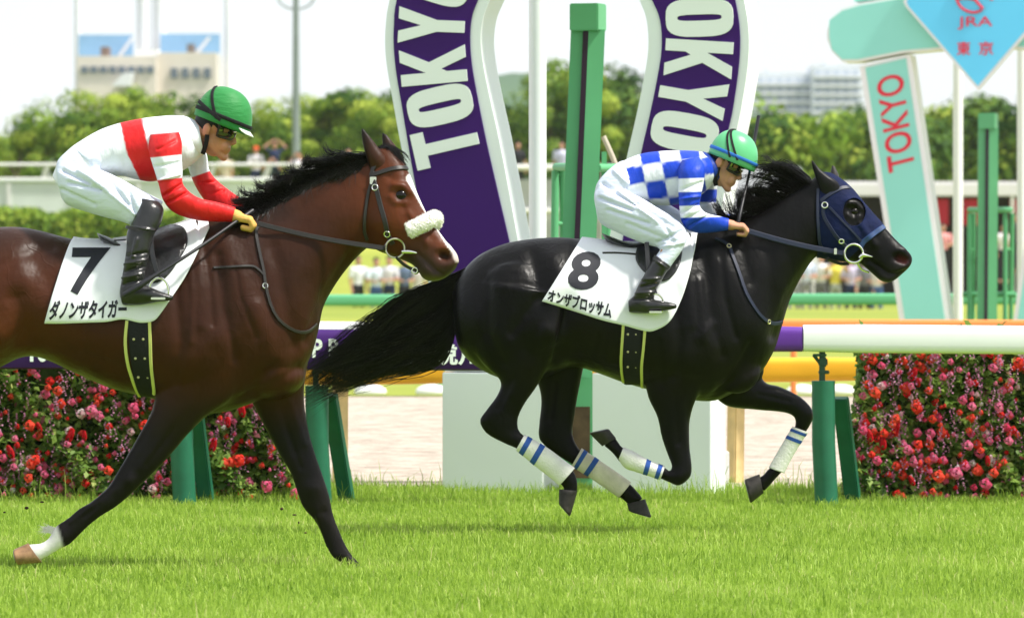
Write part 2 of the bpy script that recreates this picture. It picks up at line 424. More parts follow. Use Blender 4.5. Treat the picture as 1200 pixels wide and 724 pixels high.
def blades(name, x, y, h, w_, rnd, mname, label_kind='stuff'):
    n = len(x); a = RNG.uniform(0, 2 * np.pi, n); lean = RNG.normal(0, .35, (n, 2)) * h[:, None]
    dx = np.cos(a) * w_ * .5; dy = np.sin(a) * w_ * .5; z0 = np.full(n, -.004)
    V = np.empty((n, 5, 3)); V[:, 0] = np.stack([x - dx, y - dy, z0], 1); V[:, 1] = np.stack([x + dx, y + dy, z0], 1)
    V[:, 2] = np.stack([x + dx * .8 + lean[:, 0] * .35, y + dy * .8 + lean[:, 1] * .35, h * .58], 1); V[:, 3] = np.stack([x - dx * .8 + lean[:, 0] * .35, y - dy * .8 + lean[:, 1] * .35, h * .58], 1)
    V[:, 4] = np.stack([x + lean[:, 0], y + lean[:, 1], h * np.clip(1 - .4 * np.abs(lean).sum(1) / h, .5, 1)], 1)
    me = bpy.data.meshes.new(name); me.vertices.add(n * 5); me.vertices.foreach_set('co', V.astype(np.float32).ravel())
    b = (np.arange(n) * 5)[:, None]; q = (b + np.array([[0, 1, 2, 3]])).ravel(); t3 = (b + np.array([[3, 2, 4]])).ravel()
    loops = np.concatenate([q, t3]).astype(np.int32); st = np.concatenate([np.arange(n) * 4, n * 4 + np.arange(n) * 3]).astype(np.int32); tot = np.concatenate([np.full(n, 4), np.full(n, 3)]).astype(np.int32)
    me.loops.add(len(loops)); me.loops.foreach_set('vertex_index', loops); me.polygons.add(2 * n); me.polygons.foreach_set('loop_start', st); me.polygons.foreach_set('loop_total', tot)
    me.update(calc_edges=True); set_float(me, 'rnd', np.repeat(rnd, 5)); o = put(name, me, M[mname]); return o
n = 235000
gy = RNG.uniform(20.6, 33.35, n); hw = gy * 640 / F + .9; gx = RNG.uniform(-1, 1, n) * hw
def pn(x, y, f, s): return np.sin(x * f + s) * np.sin(y * f * .8 + 1.7 * s) + .5 * np.sin(x * f * 2.3 + y * f * 1.9 + s)
clump = pn(gx, gy, 2.1, .4) * .5 + pn(gx, gy, 6.5, 2.2) * .35 + pn(gx, gy, 17, 1.2) * .25
gh = np.clip(.047 + .011 * clump + RNG.normal(0, .014, n), .02, .13) * np.where(gy > 32.2, 1.25, 1)
tall = RNG.random(n) < .012; gh = np.where(tall, gh * 1.7, gh)
rnd = np.clip(.45 + .20 * clump + RNG.normal(0, .20, n), 0, 1)
g = blades('grass', gx, gy, gh, RNG.uniform(.003, .0062, n), rnd, 'grass'); tag(g, 'short bright green turf blades of the race course', 'grass', kind='stuff')
# rough unmown fringe along the inner edge
n = 5200; gx = RNG.uniform(-3.4, 3.4, n); gy = RNG.uniform(31.3, 33.35, n)
k = .5 + .5 * np.clip(pn(gx, gy * .2, 3.1, .8), -1, 1); gh = .05 + RNG.gamma(2.0, .024, n) * (.4 + k)
g = blades('rough_grass', gx, gy, np.clip(gh, .03, .26), RNG.uniform(.003, .006, n), np.clip(.35 + RNG.normal(0, .18, n), 0, 1), 'grass'); tag(g, 'taller rough grass fringe under the white rail', 'grass', kind='stuff')
# clods kicked up by the hooves
M['soil'] = mat('soil', (.06, .035, .02), .9, .2, var=.4, vscale=60)
cl = []
for px, py in ((31, 595), (5, 600), (49, 588), (345, 603), (350, 612), (358, 624), (330, 596)):
    cl.append(ellipsoid(P(px, py, Da_ := F / 270.0), (.004 + .006 * RNG.random(), .006, .003 + .004 * RNG.random()), n=8, m=6))
tag(obj('flying_soil', join(*cl), M['soil']), 'scraps of brown soil thrown up behind the bay horse', 'soil', kind='stuff')

# ------------------------------------------------------------------ running rail, banner, posts
M['rail_white'] = mat('rail_white', (.82, .83, .84), .45, .4, var=.02, vscale=3); M['rail_purple'] = mat('rail_purple', (.105, .022, .28), .45, .4, var=.05, vscale=4)
M['banner'] = mat('banner_purple', (.042, .006, .12), .55, .25, var=.06, vscale=3, bump=.1, bscale=3); M['letter_white'] = mat('letter_white', (.80, .83, .82), .6, .3)
M['post_green'] = mat('post_green', (.012, .12, .065), .42, .4, var=.12, vscale=9, bump=.06, bscale=30); M['iron_green'] = mat('iron_green', (.02, .06, .035), .5, .4, var=.3, vscale=30)
M['pad_yellow'] = mat('pad_yellow', (.80, .40, .015), .5, .35, var=.06, vscale=5); M['post_yellow'] = mat('post_yellow', (.72, .55, .26), .7, .25, var=.12, vscale=12, bump=.2, bscale=20, bstretch=(6, 6, .6))
M['gate_green'] = mat('gate_green', (.10, .37, .165), .45, .35, var=.06, vscale=4); M['slit'] = mat('dark_slit', (.02, .006, .02), .5, .3)
Dr = 31.2
def rbar(x0, y0, x1, y1, D, hw, hh, m, name, parent=None, p=.55):
    a = np.array(tuple(P(x0, y0, D))); b = np.array(tuple(P(x1, y1, D))); t = np.linspace(0, 2 * np.pi, 32, endpoint=False)
    sx = np.sign(np.cos(t)) * np.abs(np.cos(t)) ** p * hw; sz = np.sign(np.sin(t)) * np.abs(np.sin(t)) ** p * hh
    L = b - a; n_ = max(3, int(np.linalg.norm(L) / .3)); rings = []
    for i in range(n_ + 1):
        k = i / n_; e = .93 if i in (0, n_) else 1.0; c = a + L * (min(max(k, 0), 1)); rings.append(np.stack([np.full(32, c[0]), c[1] + sx * e, c[2] + sz * e], 1))
    o = obj(name, capped(rings, 32), m, parent); return autosharp(o, 40)
rail = thing('running_rail', P(600, 590, Dr), 'padded rail along the turf with a plain white section and a purple lettered banner', 'rail')
rbar(941, 396.3, 1700, 402.5, Dr, .075, .078, M['rail_white'], 'white_pad', rail); rbar(640, 394.5, 940, 397.5, Dr, .070, .073, M['rail_purple'], 'purple_pad', rail)
rbar(-500, 385.5, 640, 394.4, Dr, .072, .074, M['rail_white'], 'white_pad', rail)
# the banner hangs over the front of the rail on the left
bn = []
for px in np.linspace(-480, 652, 80):
    y0 = 383 + .0035 * px
    for k, (dy, of) in enumerate(((0, -.06), (3, -.085), (9, -.100), (18, -.106), (30, -.106), (40, -.102), (47, -.090), (49, -.07))):
        q = P(px, y0 + dy, Dr); bn.append((q.x, Dr + of, q.z))
bo = obj('banner', (np.array(bn), grid_faces(80, 8, False)), M['banner'], rail); so = bo.modifiers.new('s', 'SOLIDIFY'); so.thickness = .004
def banner_text(s, x0, x1, y0, y1, b): obj('lettering', text_flat(s, P(x0, y0, Dr - .112), P(x1, y0, Dr - .112), P(x0, y1, Dr - .112), b), M['letter_white'], bo, smooth=False)
banner_text('10', 35, 56, 400, 424, .03); banner_text('P R', 366, 400, 397, 419, .03); banner_text('東京競馬場', 438, 602, 398, 428, .025)
def rail_post(x, ytop, ybot, sx0, sy0, sx1, sy1, label):
    t = thing('rail_post', P(x, ybot, Dr), label, 'post', 'green posts under the running rail')
    zt = P(x, ytop, Dr).z
    o = obj('post', tube([P(x - .6, ytop, Dr) + Vector((0, 0, .0)), Vector((P(x - .3, ytop, Dr).x, Dr, zt * .5)), Vector((P(x + 4, ytop, Dr).x, Dr, -.05))], .064, 24), M['post_green'], t); autosharp(o, 50)
    o = obj('strut', bar(P(sx0, sy0, Dr + .12), Vector((P(sx1, sy1, Dr + .35).x, Dr + .35, -.03)), .085, .05, .006), M['post_green'], t)
    obj('stem', tube([P(x - 2, ytop + 2, Dr), P(x - 2, 408, Dr)], .017, 12), M['iron_green'], t); obj('clamp', join(box(P(x - 5, 416, Dr), (.075, .05, .014), bev=.003), box(P(x - 1, 424, Dr), (.05, .05, .05), bev=.008), tube([P(x - 12, 416, Dr), P(x - 4, 426, Dr)], .010, 8), box(P(x, 436, Dr), (.06, .04, .02), bev=.004)), M['iron_green'], t)
    return t
rail_post(965.5, 446, 590, 985, 466, 1001, 590, 'green post with slanted strut at the right holding up the plain white rail')
rail_post(372, 452, 590, 386, 462, 408, 590, 'green post with slanted strut behind the head end of the bay horse')
rail_post(213, 452, 590, 226, 462, 243, 590, 'green post with slanted strut seen between the front legs of the bay horse')

# yellow inner rail of the dirt course
Dy = 34.3
yr = thing('padded_rail', P(600, 575, Dy), 'thick yellow padded rail low behind the white rail', 'rail')
rbar(-500, 442, 520, 436, Dy, .072, .072, M['pad_yellow'], 'yellow_pad', yr); rbar(521, 436, 1004, 432.5, Dy, .074, .074, M['pad_yellow'], 'yellow_pad', yr); rbar(1006, 432.5, 1500, 430, Dy, .074, .074, M['pad_yellow'], 'yellow_pad', yr)
for x in (863, 399, 1330, -60): obj('post', bar(P(x, 440, Dy + .05), Vector((P(x - 1, 440, Dy).x, Dy + .06, -.02)), .075, .09, .008), M['post_yellow'], yr)
bx = thing('rail_end_post', P(830, 580, 33.6), 'white square post with a small block beside the black horse front leg', 'post')
obj('post', bar(P(826, 470, 33.6), Vector((P(826, 470, 33.6).x, 33.6, -.02)), .085, .09, .006), M['rail_white'], bx); obj('block', box(P(845, 549, 33.7), (.095, .08, .205), bev=.006), M['rail_white'], bx); obj('foot', box(P(838, 571, 33.7), (.02, .05, .09), bev=.004), M['iron_green'], bx)

# ------------------------------------------------------------------ purple horseshoe arch of the winning post
M['arch_white'] = mat('arch_white', (.80, .83, .85), .5, .35, var=.03, vscale=2); M['arch_purple'] = mat('arch_purple', (.042, .006, .13), .6, .18, var=.05, vscale=2)
Dh = 32.75; RA = -math.radians(15)
def place(px, py, D=Dh, cx=665, ang=RA, off=0.0):
    q = P(px, py, D); c = P(cx, py, D); u = (q.x - c.x) / math.cos(ang)
    return np.array([c.x + u * math.cos(ang) - off * math.sin(ang) * -1 * -1, D + u * math.sin(ang) + off * math.cos(ang), q.z])
def slab(name, outline, D, cx, ang, t0, t1, m, parent, bev=.0, smooth=2):
    """flat cut-out plate with thickness t1-t0 behind its traced outline, turned about the vertical"""
    C = P(cx, 309, D); pts = []
    for px, py in outline:
        q = P(px, py, D); pts.append(((q.x - C.x) / math.cos(ang), q.z))
    v, f = prism(pts, t1 - t0, t0, bev)
    ca, sa = math.cos(ang), math.sin(ang); v = np.stack([C.x + v[:, 0] * ca - v[:, 1] * sa, D + v[:, 0] * sa + v[:, 1] * ca, v[:, 2]], 1)
    o = obj(name, (v, f), m, parent); return autosharp(o, 30)
def smooth_path(p, k=6): return [tuple(q) for q in catmull(np.array(p, float), k)]
arch = thing('horseshoe_arch', P(665, 583, Dh), 'tall purple and white horseshoe arch with white capital letters behind the rail', 'arch')
oL = [(521, 436), (507, 360), (492, 285), (480, 225), (468, 165), (458, 110), (452, 75), (450, 50), (451, 25), (455, 0), (470, -50), (510, -105), (580, -150), (665, -165), (750, -150), (818, -105), (856, -50), (869, 0), (875, 40), (874, 78), (867, 125), (860, 160), (848, 220), (838, 285), (832, 360), (829, 436)]
iL = [(636, 436), (621, 345), (607, 282), (596, 222), (584, 160), (574, 115), (566, 75), (563, 45), (566, 20), (574, 0), (590, -35), (620, -65), (660, -78), (700, -65), (733, -35), (748, 0), (757, 25), (759, 59), (753, 98), (745, 137), (737, 172), (724, 230), (712, 290), (703, 360), (697, 436)]
slab('arch_frame', smooth_path(oL, 4) + smooth_path(iL, 4)[::-1], Dh, 665, RA, 0, .30, M['arch_white'], arch)
pL = [(529, 434), (516, 360), (502, 300), (490, 235), (480, 180), (470, 120), (464, 85), (461, 55), (461, 30), (464, 0), (480, -46), (518, -96), (584, -139), (665, -153), (746, -139), (809, -96), (847, -46), (859, 0), (865, 39), (864, 78), (857, 129), (851, 157), (838, 220), (829, 285), (823, 360), (820, 434)]
pI = [(627, 434), (611, 345), (597, 282), (583, 222), (570, 165), (560, 115), (553, 75), (551, 45), (553, 20), (560, 0), (580, -45), (616, -78), (660, -92), (706, -78), (743, -45), (763, 0), (773, 25), (775, 59), (769, 98), (761, 137), (753, 172), (740, 230), (728, 290), (714, 360), (707, 434)]
slab('purple_panel', smooth_path(pL, 4) + smooth_path(pI, 4)[::-1], Dh, 665, RA, -.012, .004, M['arch_purple'], arch)
slab('base_block', [(519, 437), (519, 600), (637, 600), (637, 437)], Dh, 665, RA, -.02, .36, M['arch_white'], arch, .004); slab('base_block', [(695, 437), (695, 600), (832, 600), (832, 437)], Dh, 665, RA, -.02, .36, M['arch_white'], arch, .004)
def oval(cx, cy, rx, ry, p, n=28): return [(cx + rx * math.copysign(abs(math.cos(a)) ** p, math.cos(a)), cy + ry * math.copysign(abs(math.sin(a)) ** p, math.sin(a))) for a in np.linspace(0, 2 * math.pi, n, endpoint=False)]
GL = {'T': [[(0, 1), (0, .80), (.34, .80), (.34, 0), (.66, 0), (.66, .80), (1, .80), (1, 1)]], 'O': None,
      'K': [[(0, 0), (0, 1), (.32, 1), (.32, .62), (.66, 1), (1.0, 1), (.60, .56), (1.0, 0), (.66, 0), (.40, .38), (.32, .30), (.32, 0)]],
      'Y': [[(0, 1), (.34, .42), (.34, 0), (.66, 0), (.66, .42), (1, 1), (.67, 1), (.5, .66), (.33, 1)]]}
def arch_letter(ch, cx, cy, up, wid, hgt):
    ux, uy = up; L = math.hypot(ux, uy); ux, uy = ux / L, uy / L; rx, ry = -uy, ux          # reading direction (photo axes, y down): right of 'up'
    def M_(u, v): return (cx + (u - .5) * wid * rx + (v - .5) * hgt * ux, cy + (u - .5) * wid * ry + (v - .5) * hgt * uy)
    if ch == 'O':
        out = [M_(*q) for q in oval(.5, .5, .52, .5, .62)]; inn = [M_(*q) for q in oval(.5, .5, .085, .33, .6)]
        out.append(out[0]); inn.append(inn[0]); poly = out + inn[::-1]
    else: poly = [M_(*q) for q in GL[ch][0]]
    slab('letter', poly, Dh, 665, RA, -.020, -.010, M['letter_white'], arch)
for ch, x, y, up in (('T', 523, 170, (-.975, .22)), ('O', 516, 123, (-.975, .22)), ('K', 508, 76, (-.995, .08)), ('Y', 506, 29, (-1, -.05)), ('O', 513, -20, (-.95, -.3)), ('O', 802, 156, (.975, .19)), ('Y', 811, 115, (.98, .18)), ('K', 818, 71, (1, .07)), ('O', 819, 23, (1, -.02)), ('T', 812, -22, (.95, -.25))):
    arch_letter(ch, x, y, up, 43, 78)
tag(obj('pole', tube([Vector((P(630, 309, 33.7).x, 33.7, -.05)), P(630, -60, 33.7)], .052, 20), M['arch_white']), 'plain white round pole standing in the opening of the purple arch', 'pole')

# ------------------------------------------------------------------ green winning posts with slotted sight
def winning_post(D, xt, yt, xb, sc, label, zlow=-.03):
    """two upright beams with a dark slot between them, a box head and side stands; sc = photo px per metre"""
    t = thing('winning_post', P(xb, 309, D) * 1, label, 'post', 'green slotted winning posts')
    t.location.z = 0; ang = -math.radians(18)
    top = P(xt, yt + 30 * sc / 200, D); bot = Vector((P(xb, 309, D).x, D, zlow))
    R = Matrix.Rotation(ang, 3, 'Z')
    def off(dx, dy): return R @ Vector((dx, dy, 0))
    for s in (-1, 1): obj('beam', bar(bot + off(s * .052, 0), top + off(s * .052, 0), .072, .10, .004), M['gate_green'], t)
    obj('slot', bar(bot + off(0, -.035), top + off(0, -.035), .036, .036), M['slit'], t)
    hd = P(xt, yt + 16 * sc / 200, D); obj('head_box', box(hd, (.175, .17, .16), R, .006), M['gate_green'], t)
    return t
wp = winning_post(33.35, 689, 5, 672, 200, 'green slotted winning post inside the purple horseshoe arch', .66)
o = obj('base_box', box(Vector((P(666, 309, 33.45).x, 33.62, .33)), (.285, .30, .74), bev=.006), M['gate_green'], wp)
obj('opening', box(Vector((P(681, 309, 33.45).x, 33.464, .28)), (.105, .012, .42)), mat('dark_brown', (.07, .05, .025), .8, .2, var=.4, vscale=12), o)  # flat dark brown panel on the box stands for the opening
def stand(D, x0, x1, yt, lean, parent, rungs):
    tp = .018
    a0 = P(x0, yt, D); a1 = P(x1, yt, D); b0 = Vector((P(x0 - lean, yt, D).x, D - .1, 0)); b1 = Vector((P(x1 + lean * .3, yt, D).x, D + .25, 0))
    parts = [tube([a0, b0], .024, 10), tube([a1, b1], .024, 10)]
    for y in rungs:
        k = (a0.z - P(0, y, D).z) / max(.01, a0.z); parts.append(tube([a0.lerp(b0, k), a1.lerp(b1, k)], .014, 8))
    obj('side_stand', join(*parts), M['gate_green'], parent)
stand(34.4, 651, 660, 200, 5, wp, (204, 262)); stand(34.4, 714, 722, 200, 5, wp, (204, 262))
for q in (tube([P(652, 196, 34.4), P(672, 196, 34.0)], .026, 10), tube([P(700, 197, 34.0), P(742, 197, 34.4)], .026, 10)): obj('cross_bar', q, M['gate_green'], wp)
obj('back_post', bar(P(708, 178, 34.1), P(708, 300, 34.1), .03, .03), M['gate_green'], wp)
tag(obj('cane', tube([P(707, 160, 35), P(716, 180, 35), P(724, 200, 35)], .016, 8, 4), mat('cane', (.5, .45, .36), .7, .2)), 'pale curved hose end hanging beside the green winning post', 'hose')
Dd = 58.0
wq = winning_post(Dd, 1158, 133, 1156, 115, 'smaller green slotted winning post at the right beyond the dirt track')
for xs_ in ((1136, 1141), (1178, 1186)):
    stand(Dd + .6, xs_[0], xs_[1], 250, 1, wq, (292, 345))
for q in (tube([P(1136, 246, Dd + .6), P(1150, 246, Dd + .3)], .03, 8), tube([P(1165, 246, Dd + .3), P(1184, 246, Dd + .6)], .03, 8), tube([P(1128, 345, Dd + .6), P(1190, 345, Dd + .6)], .03, 8)): obj('cross_bar', q, M['gate_green'], wq)

# ------------------------------------------------------------------ turquoise gate with the diamond board
M['gate_teal'] = mat('gate_teal', (.26, .66, .57), .5, .35, var=.03, vscale=1); M['board_blue'] = mat('board_blue', (.12, .58, .86), .5, .35, var=.02, vscale=1); M['sign_red'] = mat('sign_red', (.68, .02, .05), .5, .3)
M['pale_white'] = mat('pale_white', (.80, .80, .80), .5, .35)
gate = thing('gateway', Vector((P(1150, 309, Dd).x, Dd, 0)), 'turquoise gateway with white edges and red vertical lettering beyond the dirt track', 'gate')
GA = -math.radians(12); mir = lambda L: [(2 * 1150 - x, y) for x, y in L][::-1]
leg = [(1009, 77), (1068, 64), (1119, 470), (1068, 470)]; teal = [(1016, 79), (1063, 68), (1113, 470), (1075, 470)]
leg[2:] = [(1127, 470), (1070, 470)]; teal[2:] = [(1122, 470), (1077, 470)]
lobe = [(972, 36), (977, 20), (990, 9), (1010, 3), (1060, -5), (1240, -5), (1290, 3), (1310, 9), (1323, 20), (1328, 36), (1324, 52), (1312, 66), (1292, 71), (1240, 62), (1150, 55), (1060, 62), (1008, 72), (990, 72), (978, 60), (972, 46)]
lobe_t = [(975 if x < 978 else 1325 if x > 1322 else x, y + (3 if y < 30 else -3)) for x, y in lobe]
for L, T_ in ((leg, teal), (mir(leg), mir(teal))):
    slab('leg_frame', L, Dd, 1150, GA, 0, .40, M['pale_white'], gate); slab('leg_panel', T_, Dd, 1150, GA, -.012, .004, M['gate_teal'], gate)
slab('lintel_frame', lobe, Dd, 1150, GA, -.06, .42, M['pale_white'], gate); slab('lintel_panel', lobe_t, Dd, 1150, GA, -.072, -.055, M['gate_teal'], gate)
slab('crown_panel', [(1003, -60), (1003, 1), (1100, -8), (1200, -8), (1297, 1), (1297, -60)], Dd, 1150, GA, -.02, .38, M['gate_teal'], gate)
def gp_(px, py, off): 
    C = P(1150, 309, Dd); q = P(px, py, Dd); u = (q.x - C.x) / math.cos(GA); return Vector((C.x + u * math.cos(GA) - off * math.sin(GA), Dd + u * math.sin(GA) + off * math.cos(GA), q.z))
obj('lettering', text_flat('TOKYO', gp_(1043, 203, -.018), gp_(1028, 92, -.018), gp_(1074, 195, -.018), .012), M['sign_red'], gate, smooth=False)
bd = thing('diamond_board', gp_(1146, 60, -.2), 'light blue diamond sign board with red emblem and letters hung on the turquoise gateway', 'sign')
dm = [(1146, 106), (1063, 8), (1060, 2), (1063, -6), (1075, -45), (1217, -45), (1229, -6), (1232, 2), (1229, 8)]; dn = [(1146, 101), (1066, 7), (1064, 2), (1067, -5), (1078, -41), (1214, -41), (1225, -5), (1228, 2), (1226, 7)]
slab('board_frame', dm, Dd - .2, 1150, GA, -.01, .10, M['pale_white'], bd); slab('board_panel', dn, Dd - .2, 1150, GA, -.022, -.005, M['board_blue'], bd)
def bp_(px, py, off=-.23): return gp_(px, py, off - .01)
def bt(s, x0, x1, y0, y1, b=.0): obj('lettering', text_flat(s, bp_(x0, y0), bp_(x1, y0), bp_(x0, y1), b), M['sign_red'], bd, smooth=False)
bt('JRA', 1126, 1166, 21, 36, .004); bt('東', 1125, 1141, 50, 66, .012); bt('京', 1150, 1167, 50, 66, .012)
em = [tube([bp_(x, y, -.225) for x, y in q], r_, 8, 4) for q, r_ in (([(1124, -14), (1124, -2), (1129, 9), (1138, 15), (1147, 16), (1154, 13)], .012), ([(1136, -14), (1142, -4), (1148, 4), (1155, 12)], .013), ([(1124, 2), (1130, 0), (1138, 0), (1146, 2)], .008), ([(1152, -14), (1158, -4), (1166, 2)], .010))]
obj('emblem', join(*em), M['sign_red'], bd)
for x, lb in ((1122.5, 'slim white pole just right of the lettered turquoise leg'), (1197.5, 'slim white pole at the right edge of the picture beside the turquoise leg')):
    tag(obj('pole', tube([Vector((P(x, 309, 60).x, 60, 0)), P(x, -60, 60)], .052, 16), M['pale_white']), lb, 'pole')

# low orange rail in front of the gateway, green rail and white hoops beyond the dirt
M['orange'] = mat('orange_pad', (.80, .24, .06), .55, .3); M['rail_green'] = mat('rail_green', (.11, .40, .20), .5, .35)
orl = thing('low_rail', P(1100, 470, 55.5), 'thin orange rail showing just above the white rail on the right', 'rail'); rbar(880, 381, 1500, 382, 55.5, .05, .055, M['orange'], 'orange_pad', orl)
for x in (930, 1080, 1230, 1380): obj('post', tube([P(x, 382, 55.5), Vector((P(x, 382, 55.5).x, 55.5, 0))], .03, 10), M['orange'], orl)
gr = thing('green_rail', P(700, 440, 62), 'long pale green rail in front of the spectators across the lawn', 'rail'); rbar(-900, 354, 2100, 348.5, 62, .06, .062, M['rail_green'], 'rail_bar', gr)
for x in (1066, 790, 514, 238, -40, 1342): obj('post', tube([P(x - 6, 355, 62), P(x, 362, 62), Vector((P(x + 1, 362, 62).x, 62, 0))], .035, 12, 4), M['gate_green'], gr)
for i, x in enumerate((434, 506, 940, 985)):
    q = [Vector((P(x, 309, 57.4).x + .28 * math.cos(a), 57.4, .02 + .10 * math.sin(a))) for a in np.linspace(0, math.pi, 13)]
    tag(obj('marker_hoop', ellipsoid(Vector((P(x, 309, 57.4).x, 57.4, .04)), (.165, .12, .075), n=20, m=10), M['rail_white']), 'low white rounded marker at the far edge of the dirt track', 'marker', 'white markers on the far edge of the dirt')

# ------------------------------------------------------------------ flower banks
M['leaf_bank'] = leaf_mat('flower_leaves', [(0, (.04, .10, .018)), (.4, (.16, .28, .045)), (.75, (.30, .42, .085)), (.95, (.44, .50, .15)), (1, (.24, .08, .09))], .5, .45)
M['petal'] = leaf_mat('petals', [(0, (.50, .008, .02)), (.25, (.70, .015, .02)), (.45, (.85, .06, .035)), (.62, (.88, .13, .07)), (.7, (.75, .05, .16)), (.88, (.84, .20, .38)), (.96, (.75, .45, .5)), (1, (.8, .78, .75))], .6, .5)
def quads(c, nrm, size, asp=1.0, cup=.0):
    n = len(c); ref = RNG.normal(0, 1, (n, 3)); u = np.cross(nrm, ref); u /= np.linalg.norm(u, axis=1)[:, None]; v = np.cross(nrm, u); s = np.asarray(size).reshape(-1, 1)
    return np.stack([c - u * s, c + v * s * asp * .55 + nrm * s * cup, c + u * s, c - v * s * asp * .55 + nrm * s * cup], 1)
def quad_obj(name, V, rnd, m, parent=None):
    n = len(V); me = bpy.data.meshes.new(name); me.vertices.add(n * 4); me.vertices.foreach_set('co', V.astype(np.float32).ravel()); me.loops.add(n * 4); me.loops.foreach_set('vertex_index', np.arange(n * 4, dtype=np.int32))
    me.polygons.add(n); me.polygons.foreach_set('loop_start', (np.arange(n) * 4).astype(np.int32)); me.polygons.foreach_set('loop_total', np.full(n, 4, np.int32)); me.update(calc_edges=True); set_float(me, 'rnd', np.repeat(rnd, 4)); return put(name, me, m, parent)
def unit(a): return a / (np.linalg.norm(a, axis=1)[:, None] + 1e-9)
def petal_head(n, r, size):
    d = unit(RNG.normal(0, 1, (n, 3))); d[:, 1] = -np.abs(d[:, 1]); d[:, 2] += .3; d = unit(d); return quads(d * r * RNG.uniform(.5, 1, (n, 1)), d, np.full(n, size), 1.4, .2)
PROTO = {}
for kname, n_, r_, s_ in (('geranium', 46, .034, .0115), ('begonia', 16, .022, .012), ('celosia', 30, .018, .011)):
    V = petal_head(n_, r_, s_)
    if kname == 'celosia': V[:, :, 2] *= 2.3
    PROTO[kname] = V
def flower_bank(x0, x1, y0, y1, ztop, slope, label, nleaf, nbig, nsmall):
    t = thing('flower_bank', ((x0 + x1) / 2, y0, 0), label, 'flowers', 'flower banks behind the rail')
    n = nleaf; z = RNG.uniform(0, 1, n) ** .9 * ztop; x = RNG.uniform(x0, x1, n) ; x = np.where(x < x0 + slope * z / ztop, x + slope * z / ztop, x)
    bulge = .10 * pn(x * 1.0, z, 7, .3) + .05 * pn(x, z, 17, 1.1)
    y = y0 + np.abs(RNG.normal(0, .09, n)) + .10 * z / ztop - bulge * .6; top = RNG.random(n) < .12; z = np.where(top, ztop + bulge * .6 + RNG.normal(0, .02, n), z); y = np.where(top, RNG.uniform(y0, y1, n), y)
    nr = unit(np.stack([RNG.normal(0, .6, n), -np.abs(RNG.normal(.5, .35, n)), RNG.normal(.75, .5, n)], 1))
    rn = np.clip(.47 + .3 * pn(x, z, 12, 2) * .5 + RNG.normal(0, .22, n), 0, 1)
    quad_obj('foliage', quads(np.stack([x, y, z], 1), nr, RNG.uniform(.014, .034, n), 1.2, .25), rn, M['leaf_bank'], t)
    # plain dark box added inside so that the leaf gaps look shaded
    core = box(((x0 + x1) / 2 + slope * .4, (y0 + y1) / 2 + .12, ztop * .45), (x1 - x0 - slope * .8 - .05, y1 - y0 - .05, ztop * .88), bev=.05); obj('dark_core', core, M['gap_shade'], t)
    # purple spikes
    m_ = int(nsmall * .6); V = []; R_ = []
    for _ in range(m_):
        cz = RNG.uniform(.04, ztop); cx = RNG.uniform(x0 + slope * cz / ztop, x1); cy = y0 - .02 - .03 * RNG.random(); k = 7
        cc = np.stack([cx + RNG.normal(0, .007, k), cy + RNG.normal(0, .007, k), cz + np.linspace(0, .075, k)], 1); V.append(quads(cc, unit(RNG.normal(0, 1, (k, 3)) + [0, -1, 0]), np.full(k, .0085), 1.2)); R_.append(np.full(k, RNG.choice([.93, .985, .97])))
    o = quad_obj('purple_spikes', np.concatenate(V), np.concatenate(R_), M['spike'], t); o['kind'] = 'stuff'
    # small blossoms in one mesh, the largest flower heads as parts
    V = []; R_ = []
    for _ in range(nsmall):
        cz = RNG.uniform(.02, ztop + .03); cx = RNG.uniform(x0 + slope * cz / ztop, x1); c = np.array([cx, y0 - .03 + .05 * RNG.random() + .06 * cz / ztop, cz]); b = PROTO['begonia'] if RNG.random() < .6 else PROTO['geranium']
        V.append(b * RNG.uniform(.55, .95) + c); R_.append(np.full(len(b), RNG.choice([.18, .3, .5, .58, .72, .84, .88, .97, 1.0], p=[.06, .08, .16, .16, .12, .20, .15, .05, .02])) + RNG.normal(0, .02, len(b)))
    o = quad_obj('small_blossoms', np.concatenate(V), np.clip(np.concatenate(R_), 0, 1), M['petal'], t); o['kind'] = 'stuff'
    heads = {}
    for tone_ in (.1, .46, .56, .80, .88):
        for kk in ('geranium', 'celosia'):
            b = PROTO[kk]; o = quad_obj('flower_head', b * (1.0 if kk == 'geranium' else 1.05), np.clip(tone_ + RNG.normal(0, .02, len(b)), 0, 1), M['petal']); heads[(tone_, kk)] = o.data; bpy.data.objects.remove(o)
    for _ in range(nbig):
        cz = RNG.uniform(.08, ztop + .05); cx = RNG.uniform(x0 + slope * cz / ztop, x1); cel = RNG.random() < .28
        d_ = heads[(.1, 'celosia')] if cel else heads[(RNG.choice([.46, .56, .56, .80, .88]), 'geranium')]
        o = bpy.data.objects.new('flower_head', d_); COL.objects.link(o); o.parent = t; o.location = Vector((cx, y0 - .055 + .06 * cz / ztop, cz)) - t.location; s = RNG.uniform(.6, 1.15); o.scale = (s, s, s); o.rotation_euler = (0, RNG.uniform(-.5, .5), 0)
    return t
M['gap_shade'] = mat('gap_shade', (.03, .055, .018), .9, .1, var=.5, vscale=30)  # shade between the leaves, put into the colour of the inner box
M['spike'] = leaf_mat('spikes', [(0, (.25, .012, .05)), (.5, (.2, .02, .07)), (.93, (.36, .12, .24)), (1, (.50, .25, .36))], .6, .3)
Df = 31.75
flower_bank(P(-260, 0, Df).x, P(346, 0, Df).x, Df, Df + .75, .90, 0, 'bank of red and pink flowers behind the legs of the bay horse', 26000, 95, 780)
flower_bank(P(986, 0, Df).x, P(1500, 0, Df).x, Df, Df + .75, .87, .13, 'bank of red and pink flowers at the right under the white rail', 25000, 95, 740)
